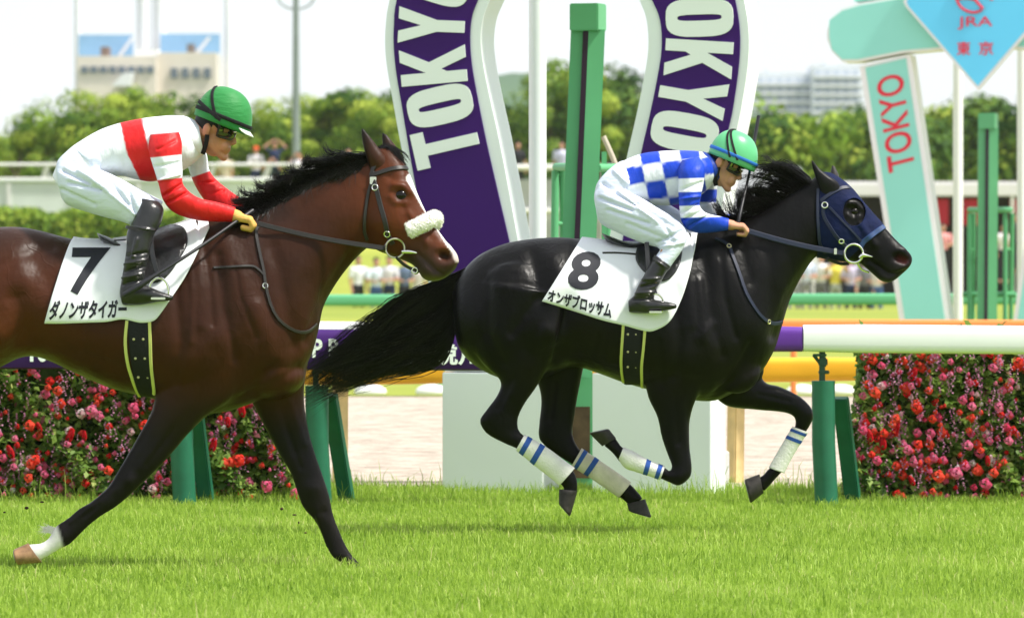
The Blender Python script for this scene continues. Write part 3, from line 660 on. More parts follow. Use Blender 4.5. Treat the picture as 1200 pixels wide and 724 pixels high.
# ------------------------------------------------------------------ trees
M['bark'] = mat('bark', (.10, .075, .05), .9, .2, var=.3, vscale=6, bump=.6, bscale=10, bstretch=(1, 1, .2))
M['foliage_a'] = leaf_mat('foliage_light', [(0, (.03, .085, .012)), (.5, (.17, .29, .028)), (1, (.46, .54, .08))], .6, .25, .1)
M['foliage_b'] = leaf_mat('foliage_dark', [(0, (.02, .06, .012)), (.5, (.09, .18, .025)), (1, (.27, .37, .06))], .6, .22, .1)
def tree_meshes(h, wd, n, seed):
    global RNG
    rs = np.random.default_rng(seed); cl = []
    for _ in range(20):
        a = rs.uniform(0, 2 * np.pi); e = rs.uniform(0, 1); rr = wd * .5 * math.sqrt(rs.random()) * (1 - .45 * e); cl.append((rr * math.cos(a), rr * math.sin(a), h * (.30 + .66 * e ** .8) - .5, rs.uniform(.5, 1.1) * wd * .21))
    V, R_ = [], []
    for (x, y, z, r) in cl:
        k = int(n / 20); d = unit(rs.normal(0, 1, (k, 3))); rad = r * rs.uniform(.45, 1.08, (k, 1)) ** .6; c = np.array([x, y, z]) + d * rad * np.array([1.15, 1.15, .8])
        V.append(quads(c, unit(d * 1.5 + rs.normal(0, .32, (k, 3)) + [0, 0, .25]), rs.uniform(.10, .22, k), 1.1, .15)); R_.append(np.clip(.5 + rs.normal(0, .25) + .25 * np.clip(d[:, 2], -1, 1) * 0 + rs.normal(0, .15, k), 0, 1))
    tr = [tube([(0, 0, -.1), (.05, .02, h * .25), (-.05, 0, h * .55)], [.24, .17, .08], 10, 4)]
    for x, y, z, r in cl[:9]: tr.append(tube([(0, 0, h * .25), (x * .5, y * .5, (z + h * .25) * .5 + .2), (x, y, z)], [.10, .06, .02], 6, 3))
    return np.concatenate(V), np.concatenate(R_), join(*tr)
TV = []
for i, (h, wd) in enumerate(((7.5, 7.2), (8.5, 6.4), (7, 8.2), (9.5, 7.0), (8, 5.2))):
    V, R_, tr = tree_meshes(h, wd, 5600, 40 + i); o = quad_obj('crown', V, R_, M['foliage_a']); t_ = obj('trunk', tr, M['bark']); TV.append((h, o.data, t_.data)); bpy.data.objects.remove(o); bpy.data.objects.remove(t_)
dark = {}
def tree(px, top, D, k, zb, label, darkc=False, wide=1.0):
    h, cm, tm = TV[k]; zt = P(px, top, D).z; s = (zt - zb) / h
    t = thing('tree', (P(px, 0, D).x, D, zb), label, 'tree', 'trees behind the infield')
    m = cm
    if darkc:
        if k not in dark: dark[k] = cm.copy(); dark[k].materials.clear(); dark[k].materials.append(M['foliage_b'])
        m = dark[k]
    for nm, d in (('crown', m), ('trunk', tm)):
        o = bpy.data.objects.new(nm, d); COL.objects.link(o); o.parent = t
    t.scale = (s * wide, s * wide, s); t.rotation_euler = (0, 0, RNG.uniform(0, 6.28)); return t
front = 'leafy light green tree in the front row behind the white railing'; back = 'darker green tree in the back row beyond the railing'; rt = 'green tree in the row behind the low marquee roof'; rtd = 'darker tree between the marquee roof and the pale flats'
for i, (px, top) in enumerate(((-30, 150), (22, 143), (66, 120), (112, 103), (158, 98), (205, 106), (250, 112), (292, 126), (335, 108), (380, 104), (425, 100), (462, 104))): tree(px, top, 212 + RNG.uniform(-3, 6), i % 5, 3.6, front, False, 1.0)
for i, (px, top) in enumerate(((0, 165), (45, 150), (90, 130), (135, 122), (180, 120), (228, 128), (272, 140), (314, 130), (358, 124), (402, 118), (446, 116), (490, 118))): tree(px, top, 226 + RNG.uniform(-4, 6), (i + 2) % 5, 3.4, back, i % 2 == 0, 1.0)
for i, (px, top) in enumerate(((588, 118), (622, 112), (652, 82), (676, 64), (708, 72), (738, 88), (770, 108), (815, 118))): tree(px, top, 222 + RNG.uniform(-5, 5), (i + 1) % 5, 3.2, 'tree in the gap of the purple arch behind the infield fence', i % 2 == 0, .8 if 640 < px < 745 else 1)
for i, (px, top) in enumerate(((868, 124), (900, 128), (932, 116), (962, 124), (992, 132), (1016, 112), (1046, 128), (1080, 122), (1112, 116), (1148, 110), (1184, 108), (1220, 112), (1260, 110))): tree(px, top, 214 + RNG.uniform(-5, 8), i % 5, .5, rt, i % 3 == 1, 1.0)
for i, (px, top) in enumerate(((885, 150), (950, 150), (1005, 150), (1062, 148), (1130, 140), (1200, 140))): tree(px, top, 236 + RNG.uniform(-3, 6), (i + 3) % 5, .5, rtd, True, 1.1)

for i, (px, top) in enumerate(((-80, 140), (-132, 128), (-186, 120), (-240, 130), (-300, 122), (-360, 128), (-420, 118), (-480, 130), (-540, 124), (-600, 130))): tree(px, top, 214 + RNG.uniform(-3, 8), i % 5, 3.6, front, i % 3 == 2, 1.15)
for i, (px, top) in enumerate(((1300, 118), (1350, 112), (1400, 122), (1452, 116), (1506, 124), (1560, 118), (1620, 112), (1680, 122))): tree(px, top, 216 + RNG.uniform(-3, 8), i % 5, .5, rt, i % 3 == 1, 1.15)
# clipped hedge below the terrace
hx0, hx1 = P(-420, 0, 189).x, P(215, 0, 189).x; n = 24000
x = RNG.uniform(hx0, hx1, n); z = 1.85 + RNG.uniform(0, 1, n) * (1.20 + .12 * pn(x, x * 0, 2.2, .5)); y = 189 + RNG.normal(0, .18, n); topm = RNG.random(n) < .3; z = np.where(topm, 3.02 + .12 * pn(x, x * 0, 2.2, .5) + RNG.normal(0, .05, n), z); y = np.where(topm, RNG.uniform(189, 190.2, n), y)
hd = thing('hedge', ((hx0 + hx1) / 2, 189.5, 1.85), 'clipped green hedge along the foot of the terrace at the left', 'hedge')
quad_obj('foliage', quads(np.stack([x, y, z], 1), unit(RNG.normal(0, .6, (n, 3)) + [0, -.7, .5]), RNG.uniform(.06, .12, n), 1.1, .2), np.clip(.55 + .25 * pn(x, z, 3, 1) * .5 + RNG.normal(0, .2, n), 0, 1), M['foliage_a'], hd); obj('dark_core', box(((hx0 + hx1) / 2, 189.7, 2.4), (hx1 - hx0 - .2, .8, 1.1)), M['gap_shade'], hd)  # dark inner box added to give the hedge gaps their shade

# ------------------------------------------------------------------ terrace wall, railings, marquee
M['pale_wall'] = mat('pale_wall', (.62, .68, .62), .7, .25, var=.08, vscale=.8); M['grey_wall'] = mat('grey_wall', (.42, .43, .43), .8, .2, var=.12, vscale=1.2); M['rail_metal'] = mat('rail_metal', (.70, .70, .67), .5, .4)
tw = thing('terrace_wall', (P(150, 0, 193).x, 193, 1.9), 'pale green white panelled wall below the terrace railing at the left', 'wall')
x0, x1 = P(-620, 0, 193).x, P(520, 0, 193).x
obj('wall_panel', box(((x0 + x1) / 2, 193, 3.0), (x1 - x0, .25, 2.2)), M['pale_wall'], tw); obj('coping', box(((x0 + x1) / 2, 192.95, 4.14), (x1 - x0 + .1, .35, .07), bev=.02), M['pale_wall'], tw)
for i in range(15): obj('pilaster', box((x0 + (x1 - x0) * (i + .3) / 15, 192.85, 3.0), (.12, .12, 2.1)), M['rail_metal'], tw)
tr = thing('terrace_railing', (P(150, 0, 195).x, 195, 3.6), 'white two bar railing with slanted struts along the terrace at the left', 'railing')
for z in (4.72, 4.22): obj('rail_bar', tube([(x0 - 2, 195, z), (x1, 195, z)], .055, 10), M['rail_metal'], tr)
for i in range(18):
    xx = x0 + 1.9 * i; obj('post', bar((xx, 195.5, 3.5), (xx + .42, 195, 4.75), .16, .10), M['rail_metal'], tr)
# fence seen through the arch
x0, x1 = P(560, 0, 191).x, P(780, 0, 191).x; gw = thing('infield_fence', ((x0 + x1) / 2, 191, 1.8), 'grey panel fence with pale top rail seen through the purple arch', 'fence')
obj('fence_panel', box(((x0 + x1) / 2, 191, 2.9), (x1 - x0, .10, 2.5)), M['grey_wall'], gw); obj('rail_bar', tube([(x0, 190.8, 4.55), (x1, 190.8, 4.55)], .10, 10), M['rail_metal'], gw); obj('rail_bar', tube([(x0, 190.8, 3.1), (x1, 190.8, 3.1)], .08, 10), M['rail_metal'], gw)
for i in range(7): obj('post', bar((x0 + (x1 - x0) * i / 6, 190.8, 1.7), (x0 + (x1 - x0) * i / 6, 190.8, 4.6), .10, .10), M['rail_metal'], gw)
# marquees on the right
M['canvas'] = mat('canvas', (.70, .68, .70), .7, .2, var=.05, vscale=.6, bump=.2, bscale=1.2); M['dark_inside'] = mat('dark_inside', (.05, .04, .045), .9, .1, var=.3, vscale=1); M['red_cloth'] = mat('red_cloth', (.45, .02, .04), .7, .2)  # marquee back panel coloured dark for the shade under its roof
mq = thing('marquee', (P(1090, 0, 186).x, 186, 0), 'long low marquee with a pinkish white roof edge and red hangings at the right', 'marquee')
x0, x1 = P(880, 0, 186).x, P(1420, 0, 186).x
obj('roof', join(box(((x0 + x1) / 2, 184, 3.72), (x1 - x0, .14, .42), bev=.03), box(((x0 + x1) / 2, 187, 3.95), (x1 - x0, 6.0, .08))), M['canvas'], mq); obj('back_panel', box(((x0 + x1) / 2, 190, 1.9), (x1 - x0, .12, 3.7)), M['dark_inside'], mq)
for i in range(10): obj('pole', bar((x0 + (x1 - x0) * i / 9, 184, 0), (x0 + (x1 - x0) * i / 9, 184, 3.6), .10, .10), M['rail_metal'], mq)
for a, b_ in ((1096, 1112), (1118, 1146), (1184, 1210)): obj('hanging', box(((P(a, 0, 184).x + P(b_, 0, 184).x) / 2, 184.2, 3.0), (P(b_, 0, 184).x - P(a, 0, 184).x, .05, .85)), M['red_cloth'], mq)
tn = thing('tent', (P(885, 0, 182).x, 182, 0), 'white tent with a sloping roof behind the head of the jockey in checks', 'tent')
xa, xb = P(812, 0, 182).x, P(960, 0, 182).x; ym = 184
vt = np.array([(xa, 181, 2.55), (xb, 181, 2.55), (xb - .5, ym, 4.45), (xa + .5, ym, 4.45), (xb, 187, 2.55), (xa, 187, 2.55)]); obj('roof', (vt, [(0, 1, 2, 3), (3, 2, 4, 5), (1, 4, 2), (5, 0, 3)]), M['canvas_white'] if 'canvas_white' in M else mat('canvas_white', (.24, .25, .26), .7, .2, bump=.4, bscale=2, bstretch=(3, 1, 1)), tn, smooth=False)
obj('side_panel', box(((xa + xb) / 2, 181.2, 1.25), (xb - xa, .06, 2.5)), M['canvas'], tn)

# ------------------------------------------------------------------ lamp column, far buildings
M['column'] = mat('column_grey', (.20, .24, .24), .5, .4, var=.1, vscale=2)
lp = thing('lamp_column', (P(347, 0, 205).x, 205, 3.7), 'tall grey tapered lamp column rising in front of the trees', 'lamp post')
lx = P(347, 0, 205).x; obj('column', tube([(lx, 205, 3.6), (lx, 205, 7.5), (lx, 205, 15)], [.15, .13, .075], 14, 4), M['column'], lp)
zt = P(0, 8, 205).z; obj('bracket', tube([(lx + .65 * math.cos(a), 205, zt + .35 + .45 * math.sin(a)) for a in np.linspace(math.pi * .95, math.pi * 2.05, 17)], .035, 8), M['column'], lp)
for s in (-1, 1): obj('lamp_head', box((lx + s * .70, 205, zt + .5), (.30, .25, .22), bev=.05), M['column'], lp)
def wmat(name, wall, win, sx, sz):
    m = bpy.data.materials.new(name); m.use_nodes = True; t = m.node_tree; b = t.nodes['Principled BSDF']; b.inputs['Roughness'].default_value = .7
    b.inputs['Base Color'].default_value = (*wall, 1); return m
M['conc_beige'] = mat('concrete_beige', (.66, .60, .53), .8, .2, var=.08, vscale=.3); M['far_window'] = mat('far_window', (.10, .13, .17), .25, .5); M['far_white'] = mat('far_white', (.72, .73, .75), .8, .2, var=.04, vscale=.2); M['far_blue'] = mat('far_glass', (.22, .42, .66), .2, .5, var=.1, vscale=.5)  # far walls and masts kept pale, distance haze put into their colour
def far_box(name, px0, px1, py0, py1, D, dp, m, parent): 
    a = P(px0, py0, D); b = P(px1, py1, D); return obj(name, box(((a.x + b.x) / 2, D + dp / 2, (a.z + b.z) / 2), (b.x - a.x, dp, a.z - b.z)), m, parent, smooth=False)
Dbld = 620
fb = thing('far_building', (P(175, 0, Dbld).x, Dbld, 0), 'beige block with blue glass roof screens and pale masts beyond the trees', 'building')
far_box('wall', 90, 183, 66, 300, Dbld, 12, M['conc_beige'], fb); far_box('wall', 184, 254, 62, 300, Dbld + 2, 12, M['conc_beige'], fb)
far_box('roof_screen', 92, 156, 41, 66, Dbld + 6, .6, M['far_blue'], fb); far_box('roof_screen', 188, 258, 40, 78, Dbld + 8, .6, M['far_blue'], fb)
for i in range(8): far_box('window', 95 + i * 11, 103 + i * 11, 78, 86, Dbld - .25, .3, M['far_window'], fb)
for i in range(4): far_box('window', 200 + i * 13, 208 + i * 13, 80, 92, Dbld + 1.7, .4, M['far_window'], fb)
far_box('plant_room', 118, 127, 55, 66, Dbld + 1, 4, mat('plant_room', (.18, .12, .10), .8, .2), fb); far_box('plant_room', 219, 227, 52, 62, Dbld + 3, 4, mat('plant_room_dark', (.16, .13, .12), .8, .2), fb); far_box('plant_room', 160, 185, 58, 66, Dbld + 1, 5, M['far_white'], fb)
obj('stair_gable', (lambda: prism([(P(133, 0, Dbld).x, P(0, 102, Dbld).z), (P(155, 0, Dbld).x, P(0, 102, Dbld).z), (P(158, 0, Dbld).x, P(0, 86, Dbld).z), (P(146, 0, Dbld).x, P(0, 88, Dbld).z)], 3, Dbld - 3.2))(), M['far_white'], fb, smooth=False)
for px, w_ in ((83, .35), (161, .75), (181, .75), (262, .4)):
    obj('mast', tube([(P(px, 0, Dbld).x, Dbld + 10, 0), (P(px, 0, Dbld).x, Dbld + 10, P(0, -40, Dbld).z)], w_, 10), M['far_white'], fb)
for a, b_ in (((140, 66), (156, 44)), ((228, 66), (246, 44))): obj('brace', tube([P(a[0], a[1], Dbld + 5.5), P(b_[0], b_[1], Dbld + 5.5)], .18, 8), M['far_white'], fb)
Dfl = 820
M['flat_grey'] = mat('flat_grey', (.62, .66, .71), .8, .2, var=.04, vscale=.2); M['flat_window'] = mat('flat_window', (.38, .44, .52), .4, .4)  # flats and their windows lightened, so the colour carries the haze
fl = thing('far_flats', (P(950, 0, Dfl).x, Dfl, 0), 'pale grey blocks of flats with rows of balconies beyond the trees right of the arch', 'building')
for (a, b_, tp, dd) in ((885, 955, 86, 6), (952, 1012, 77, 0)):
    far_box('wall', a, b_, tp, 320, Dfl + dd, 16, M['flat_grey'], fl)
    for r in range(6):
        y = tp + 6 + r * 10.5
        far_box('balcony', a + 1, b_ - 1, y + 5.5, y + 8.2, Dfl + dd - 1.1, 1.1, M['far_white'], fl)
        for q in range(int((b_ - a) / 11)): far_box('window', a + 3 + q * 11, a + 10 + q * 11, y, y + 5.5, Dfl + dd - .12, .2, M['flat_window'], fl)
    far_box('roof_box', a + 14, a + 30, tp - 4, tp, Dfl + dd + 4, 6, M['flat_grey'], fl)

# ------------------------------------------------------------------ spectators
def human(pose):
    """standing figure 1.70 m, facing -Y; returns body, shirt, trousers, hair meshes"""
    body = [ellipsoid((0, 0, 1.585), (.075, .095, .112)), ellipsoid((0, -.03, 1.53), (.058, .062, .06)), capsule((0, .01, 1.38), (0, 0, 1.50), .055, .052), ellipsoid((0, -.10, 1.57), (.014, .022, .022))]
    body += [capsule((0, .01, .88), (0, .01, 1.36), .085, .08), capsule((-.10, 0, 1.36), (.10, 0, 1.36), .05, .05), capsule((-.085, .02, .86), (.085, .02, .86), .06, .06)]
    for s in (-1, 1): body.append(ellipsoid((s * .076, .01, 1.575), (.012, .018, .03)))
    A = {'rail': ((.19, 0, 1.37), (.25, -.06, 1.10), (.12, -.33, 1.08)), 'camera': ((.19, 0, 1.38), (.30, -.16, 1.30), (.08, -.24, 1.57)), 'hang': ((.19, 0, 1.37), (.23, .02, 1.09), (.23, -.06, .86)), 'up': ((.19, 0, 1.39), (.36, -.03, 1.52), (.12, -.06, 1.70))}[pose]
    shirt = [loft_std([(0, .02, .92, .155, .105), (0, .01, 1.05, .145, .10), (0, 0, 1.20, .165, .115), (0, 0, 1.33, .18, .115), (0, .01, 1.41, .12, .085), (0, .01, 1.45, .06, .06)])]
    for s in (-1, 1):
        a, b, c = [np.array((p[0] * s, p[1], p[2])) for p in A]; m = a + (b - a) * .75
        shirt.append(capsule(a, m, .062, .055)); body.append(chain([(a, .045), (b, .040), (c, .030)]))
        d = (c - b) / np.linalg.norm(c - b); body.append(capsule(c, c + d * .07, .030, .034)); [body.append(capsule(c + d * .07 + np.array([k * .016, 0, 0]), c + d * .15 + np.array([k * .018, 0, -.01]), .009, .007)) for k in (-1.5, -.5, .5, 1.5)]
        body.append(capsule(c + d * .03 + np.array([-s * .03, 0, 0]), c + d * .09 + np.array([-s * .045, 0, .01]), .011, .009))
    tr = [loft_std([(0, .02, .80, .15, .115), (0, .02, .90, .165, .115), (0, .02, .98, .15, .10)])]
    for s in (-1, 1):
        tr.append(chain([((s * .085, .02, .86), .088), ((s * .10, 0, .48), .062), ((s * .11, .02, .10), .050)])); body.append(chain([((s * .085, .02, .86), .06), ((s * .10, 0, .46), .05), ((s * .11, .02, .08), .04), ((s * .12, -.14, .045), .035)]))
    hair = ellipsoid((0, .02, 1.63), (.085, .10, .088)); v, f = hair; keep = (v[:, 2] > 1.60 + (-v[:, 1] - .03) * .8); f = [q for q in f if all(keep[i] for i in q)]
    return remesh(join(*body), .014, 3), remesh(join(*shirt), .018, 4), remesh(join(*tr), .018, 4), to_mesh('hair', v, f)
def loft_std(rows):
    t = np.linspace(0, 2 * np.pi, 20, endpoint=False); a = catmull(np.array(rows, float), 4); return capped([np.stack([c[0] + np.cos(t) * c[3], c[1] + np.sin(t) * c[4], np.full(20, c[2])], 1) for c in a], 20)
HM = {p: human(p) for p in ('rail', 'camera', 'hang', 'up')}
M['skin_far'] = mat('skin_far', (.45, .24, .16), .6, .3)
cmat = {}
def cloth(c):
    if c not in cmat: cmat[c] = mat('cloth', c, .8, .2, var=.08, vscale=6, bump=.3, bscale=10)
    return cmat[c]
def spectator(px, top, D, zb, pose, shirt, trou, hair, label, rot=0.0, hat=None):
    z1 = P(px, top, D).z; s = (z1 - zb) / 1.70 if zb is not None else 1.0
    s *= 1.1
    if zb is None: zb = z1 - 1.87
    t = thing('person', (P(px, 0, D).x, D, zb), label, 'person', None); t.rotation_euler = (0, 0, rot); t.scale = (s, s, s)
    for nm, me, m in zip(('body', 'shirt', 'trousers', 'hair'), HM[pose], (M['skin_far'], cloth(shirt), cloth(trou), cloth(hair))):
        me = me.copy(); me.materials.clear(); me.materials.append(m); o = bpy.data.objects.new(nm, me); COL.objects.link(o); o.parent = t
    if hat:
        v, f = ellipsoid((0, 0, 1.645), (.092, .105, .075)); v2, f2 = ellipsoid((0, -.11, 1.635), (.075, .08, .012)); me = to_mesh('cap', *join((v, f), (v2, f2))); o = put('cap', me, cloth(hat)); o.parent = t
    return t
W_, K_, NV, BL, GY = (.72, .72, .75), (.02, .02, .025), (.02, .03, .08), (.05, .10, .25), (.25, .25, .28)
DK = (.015, .012, .01)
for px, top, pose, sh, tr_, rot, lb in (
    (420, 300, 'hang', W_, K_, .5, 'spectator in white shirt and black trousers standing apart left of the bay horse muzzle'),
    (441, 302, 'rail', (.62, .70, .78), BL, .2, 'spectator in pale blue top beneath the bit ring of the bay horse'), (456, 300, 'rail', (.70, .68, .72), NV, -.2, 'spectator in white top and navy trousers below the bay horse chin'), (474, 301, 'rail', (.10, .14, .22), K_, .1, 'spectator in dark blue top leaning below the bay horse muzzle'),
    (489, 303, 'hang', (.66, .60, .60), GY, -.3, 'spectator in pinkish white top just left of the black horse tail'),
    (930, 297, 'hang', (.50, .22, .24), GY, .2, 'spectator in dull red top nearest the black horse chest'), (945, 296, 'rail', (.55, .62, .78), GY, 0, 'spectator in light blue shirt right of the black horse throat'), (962, 297, 'rail', (.70, .70, .72), (.15, .15, .17), -.2, 'spectator in white shirt and dark grey trousers under the black horse jaw'),
    (979, 299, 'camera', (.72, .60, .10), (.30, .32, .28), .2, 'spectator in yellow top under the steel bit of the black horse'), (997, 300, 'rail', (.50, .45, .62), NV, 0, 'spectator in lilac top and navy trousers below the black horse chin'), (1013, 301, 'hang', (.16, .16, .19), K_, .1, 'spectator in charcoal top beneath the black horse lower lip'), (1027, 302, 'rail', (.68, .64, .66), BL, -.2, 'spectator in off white top at the left edge of the turquoise leg'),
    (1090, 256, 'hang', (.62, .62, .66), K_, .1, 'spectator in pale top under the marquee just right of the lettered leg'), (1105, 262, 'rail', (.70, .30, .30), K_, 0, 'spectator in coral top under the marquee beside the slim pole'), (1176, 262, 'hang', (.75, .70, .72), K_, .2, 'spectator in white top behind the right stand of the far green post'), (1192, 250, 'hang', (.05, .04, .05), K_, 0, 'spectator in black by the pole at the right edge')):
    D_ = 163.0 if top > 280 else 178.0
    spectator(px, top, D_, None if top > 280 else None, pose, sh, tr_, DK, lb, rot)
for px, top, pose, sh, tr_, hat, lb in ((264, 178, 'hang', (.62, .52, .40), (.45, .38, .28), None, 'spectator in beige clothes on the terrace behind the chin of the red and white jockey'), (300, 172, 'rail', (.60, .58, .60), NV, (.75, .10, .03), 'spectator wearing an orange cap on the terrace'),
    (322, 166, 'up', (.015, .025, .07), NV, None, 'spectator in navy raising both arms on the terrace'), (317, 184, 'camera', (.06, .10, .08), GY, None, 'spectator in dark green holding up a camera in front of the one in navy'), (350, 178, 'camera', (.66, .62, .70), W_, None, 'spectator in lilac white photographing beside the lamp column'),
    (362, 186, 'rail', (.80, .80, .80), GY, None, 'spectator in bright white leaning on the railing right of the lamp column'), (408, 174, 'hang', (.20, .56, .46), GY, None, 'spectator in a mint green top on the terrace behind the bay horse mane'), (658, 166, 'hang', (.55, .55, .68), (.60, .45, .48), None, 'spectator in lilac grey top standing at the fence inside the purple arch'), (607, 166, 'hang', K_, K_, None, 'spectator in black at the fence next to the left limb of the arch')):
    spectator(px, top, 199.0 if px < 500 else 193.0, None, pose, sh, tr_, DK, lb, RNG.uniform(-.4, .4), hat)
# ------------------------------------------------------------------ horses
def coat_mat(name, rough, spec, lo, veins):
    m = bpy.data.materials.new(name); m.use_nodes = True; t = m.node_tree; b = t.nodes['Principled BSDF']; b.inputs['Specular IOR Level'].default_value = spec
    L = t.links.new; co = t.nodes.new('ShaderNodeTexCoord')
    def noise(sc, st=(1, 1, 1), det=5, rg=.55):
        mp = t.nodes.new('ShaderNodeMapping'); mp.inputs['Scale'].default_value = st; n = t.nodes.new('ShaderNodeTexNoise'); n.inputs['Scale'].default_value = sc; n.inputs['Detail'].default_value = det; n.inputs['Roughness'].default_value = rg
        L(co.outputs['Object'], mp.inputs[0]); L(mp.outputs[0], n.inputs['Vector']); return n.outputs['Fac']
    def rng(src, a, b_, c, d):
        r = t.nodes.new('ShaderNodeMapRange'); r.inputs[1].default_value = a; r.inputs[2].default_value = b_; r.inputs[3].default_value = c; r.inputs[4].default_value = d; L(src, r.inputs[0]); return r.outputs[0]
    def math_(op, x, y):
        q = t.nodes.new('ShaderNodeMath'); q.operation = op
        for i, z in enumerate((x, y)):
            if isinstance(z, (int, float)): q.inputs[i].default_value = z
            elif z is not None: L(z, q.inputs[i])
        return q.outputs[0]
    at = t.nodes.new('ShaderNodeAttribute'); at.attribute_name = 'coat'
    mott = rng(noise(7, (1, 1, 1), 7, .6), .3, .7, 1 - lo, 1 + lo); mx = t.nodes.new('ShaderNodeMix'); mx.data_type = 'RGBA'; mx.blend_type = 'MULTIPLY'; mx.inputs['Factor'].default_value = 1
    L(at.outputs['Color'], mx.inputs[6]); L(mott, mx.inputs[7]); L(mx.outputs[2], b.inputs['Base Color'])
    L(rng(noise(9, (1, 1, 1), 6), .3, .7, rough * .78, rough * 1.3), b.inputs['Roughness'])
    vein = rng(math_('ABSOLUTE', math_('SUBTRACT', noise(5.5, (1, 1, .8), 2, .4), .5), None), 0, .016, 1, 0)
    mask = rng(noise(2.2, (1, 1, 1), 2), .45, .58, 0, 1)
    h = math_('MULTIPLY', math_('MULTIPLY', vein, mask), veins)
    h = math_('ADD', h, math_('MULTIPLY', noise(6.5, (1.3, 1, .8), 3), .8)); h = math_('ADD', h, math_('MULTIPLY', noise(34, (.6, 1, 1.6), 5), .07)); h = math_('ADD', h, math_('MULTIPLY', noise(210, (.25, 1, 1.2), 3), .035))
    bp = t.nodes.new('ShaderNodeBump'); bp.inputs['Strength'].default_value = .55; bp.inputs['Distance'].default_value = .022; L(h, bp.inputs['Height']); L(bp.outputs[0], b.inputs['Normal'])
    return m
M['coat'] = coat_mat('horse_coat', .40, .13, .18, .05); M['dark_coat'] = coat_mat('black_horse_coat', .36, .13, .25, .05)

def yaw_about(v, c, ang):
    v = v - np.array(c); ca, sa = math.cos(ang), math.sin(ang)
    out = v.copy(); out[:, 0] = v[:, 0] * ca + v[:, 1] * sa; out[:, 1] = -v[:, 0] * sa + v[:, 1] * ca
    return out + np.array(c)

def strands(roots, ctrl_fn, n_seg=7, r0=.0022, sides=3):
    """thin tapered hairs: roots (N,3); ctrl_fn(i, root) -> list of control points after the root"""
    V, Fc = [], []; k = 0
    tt = np.linspace(0, 1, n_seg)
    for i, r in enumerate(roots):
        pts = np.array([r] + ctrl_fn(i, r)); c = catmull(pts, max(2, n_seg // (len(pts) - 1)))
        m = len(c); tan = np.gradient(c, axis=0); tan /= np.linalg.norm(tan, axis=1)[:, None] + 1e-9
        ref = np.array([.3, 1, .2]); u = np.cross(tan, ref); u /= np.linalg.norm(u, axis=1)[:, None] + 1e-9; w_ = np.cross(tan, u)
        rad = r0 * (1 - np.linspace(0, 1, m) ** 2 * .85)
        for j in range(sides):
            a = 2 * math.pi * j / sides
            V.append(c + (np.cos(a) * u + np.sin(a) * w_) * rad[:, None])
        for s in range(m - 1):
            for j in range(sides):
                j2 = (j + 1) % sides
                Fc.append((k + j * m + s, k + j2 * m + s, k + j2 * m + s + 1, k + j * m + s + 1))
        k += sides * m
    return np.concatenate(V), Fc

def mirror_pts(L, c, ang):                          # reflect across the head's middle plane
    nrm = Vector((math.sin(ang), math.cos(ang), 0)); c = Vector(c)
    return [p - nrm * (2 * (p - c).dot(nrm)) for p in L]
def mirror_vec(L, ang):
    nrm = Vector((math.sin(ang), math.cos(ang), 0)); return [p - nrm * (2 * p.dot(nrm)) for p in L]

def hoof(c_a, c_b, t_a, t_b, D, y, matn, parent, w0=.036, w1=.05):
    """coronet edge a-b, sole edge a-b"""
    def L(u, v, t): return (u[0] + (v[0] - u[0]) * t, u[1] + (v[1] - u[1]) * t)
    sec = []
    for t, w_ in ((-.12, w0 * .9), (0, w0), (.35, w0 + (w1 - w0) * .45), (.65, w0 + (w1 - w0) * .8), (.88, w1), (.96, w1 * .93)):
        a = L(c_a, t_a, t); b = L(c_b, t_b, t)
        if t > .9: m_ = ((a[0] + b[0]) / 2, (a[1] + b[1]) / 2); a = L(m_, a, .90); b = L(m_, b, .92)
        sec.append((*a, *b, w_, y))
    o = obj('hoof', loft(sec, D, n=28, sub=4), M[matn], parent); autosharp(o, 50)
    sh = []
    for t, g in ((.955, .90), (.995, .88)):
        a = L(c_a, t_a, t); b = L(c_b, t_b, t); m_ = ((a[0] + b[0]) / 2, (a[1] + b[1]) / 2); a = L(m_, a, g); b = L(m_, b, g); sh.append((*a, *b, w1 * .90, y))
    s = obj('horseshoe', loft(sh, D, n=28, sub=1), M['shoe'], o); autosharp(s, 40)
    return o

def trunk_parts(T, LEGS, D):
    parts = [loft(T, D, n=44, sub=6, egg=.16)]
    for sec, y0, y1 in LEGS:
        s = []
        for i, q in enumerate(sec):
            y = y0 + (y1 - y0) * min(1, i / 3.0) if len(q) == 5 else q[5]
            s.append((*q[:5], y))
        parts.append(loft(s, D, n=24, sub=5))
    return parts

SCULPT = 1.15
# ================================================================= bay horse (number 7)
Da = F / 270.0
T7 = [(-80, 322, -80, 342, .05), (-72, 296, -72, 392, .16), (-45, 275, -50, 428, .24), (-10, 267, -15, 436, .275), (22, 266, 24, 419, .28),
      (50, 271, 50, 420, .27), (90, 281, 90, 438, .28), (130, 282, 130, 455, .295), (170, 275, 175, 466, .30), (208, 264, 214, 478, .29),
      (243, 253, 254, 484, .265), (280, 246, 302, 470, .24), (305, 238, 343, 450, .21), (328, 227, 364, 418, .175), (348, 214, 373, 388, .145),
      (368, 203, 379, 360, .125), (388, 194, 393, 334, .11), (408, 187, 410, 311, .10), (424, 182, 424, 296, .092), (434, 180, 434, 288, .08)]
HD7 = [(432, 190, 424, 262, .06), (441, 176, 424, 276, .075), (454, 173, 431, 286, .088), (467, 184, 443, 294, .094), (479, 203, 456, 299, .096), (487, 223, 467, 303, .086),
       (496, 243, 477, 307, .070), (505, 258, 486, 312, .060), (514, 270, 492, 320, .055), (522, 281, 497, 327, .052),
       (530, 290, 506, 330, .052), (536, 298, 519, 327, .044), (538, 306, 530, 319, .024)]
yaw7 = math.radians(20); hc7 = P(438, 230, Da)
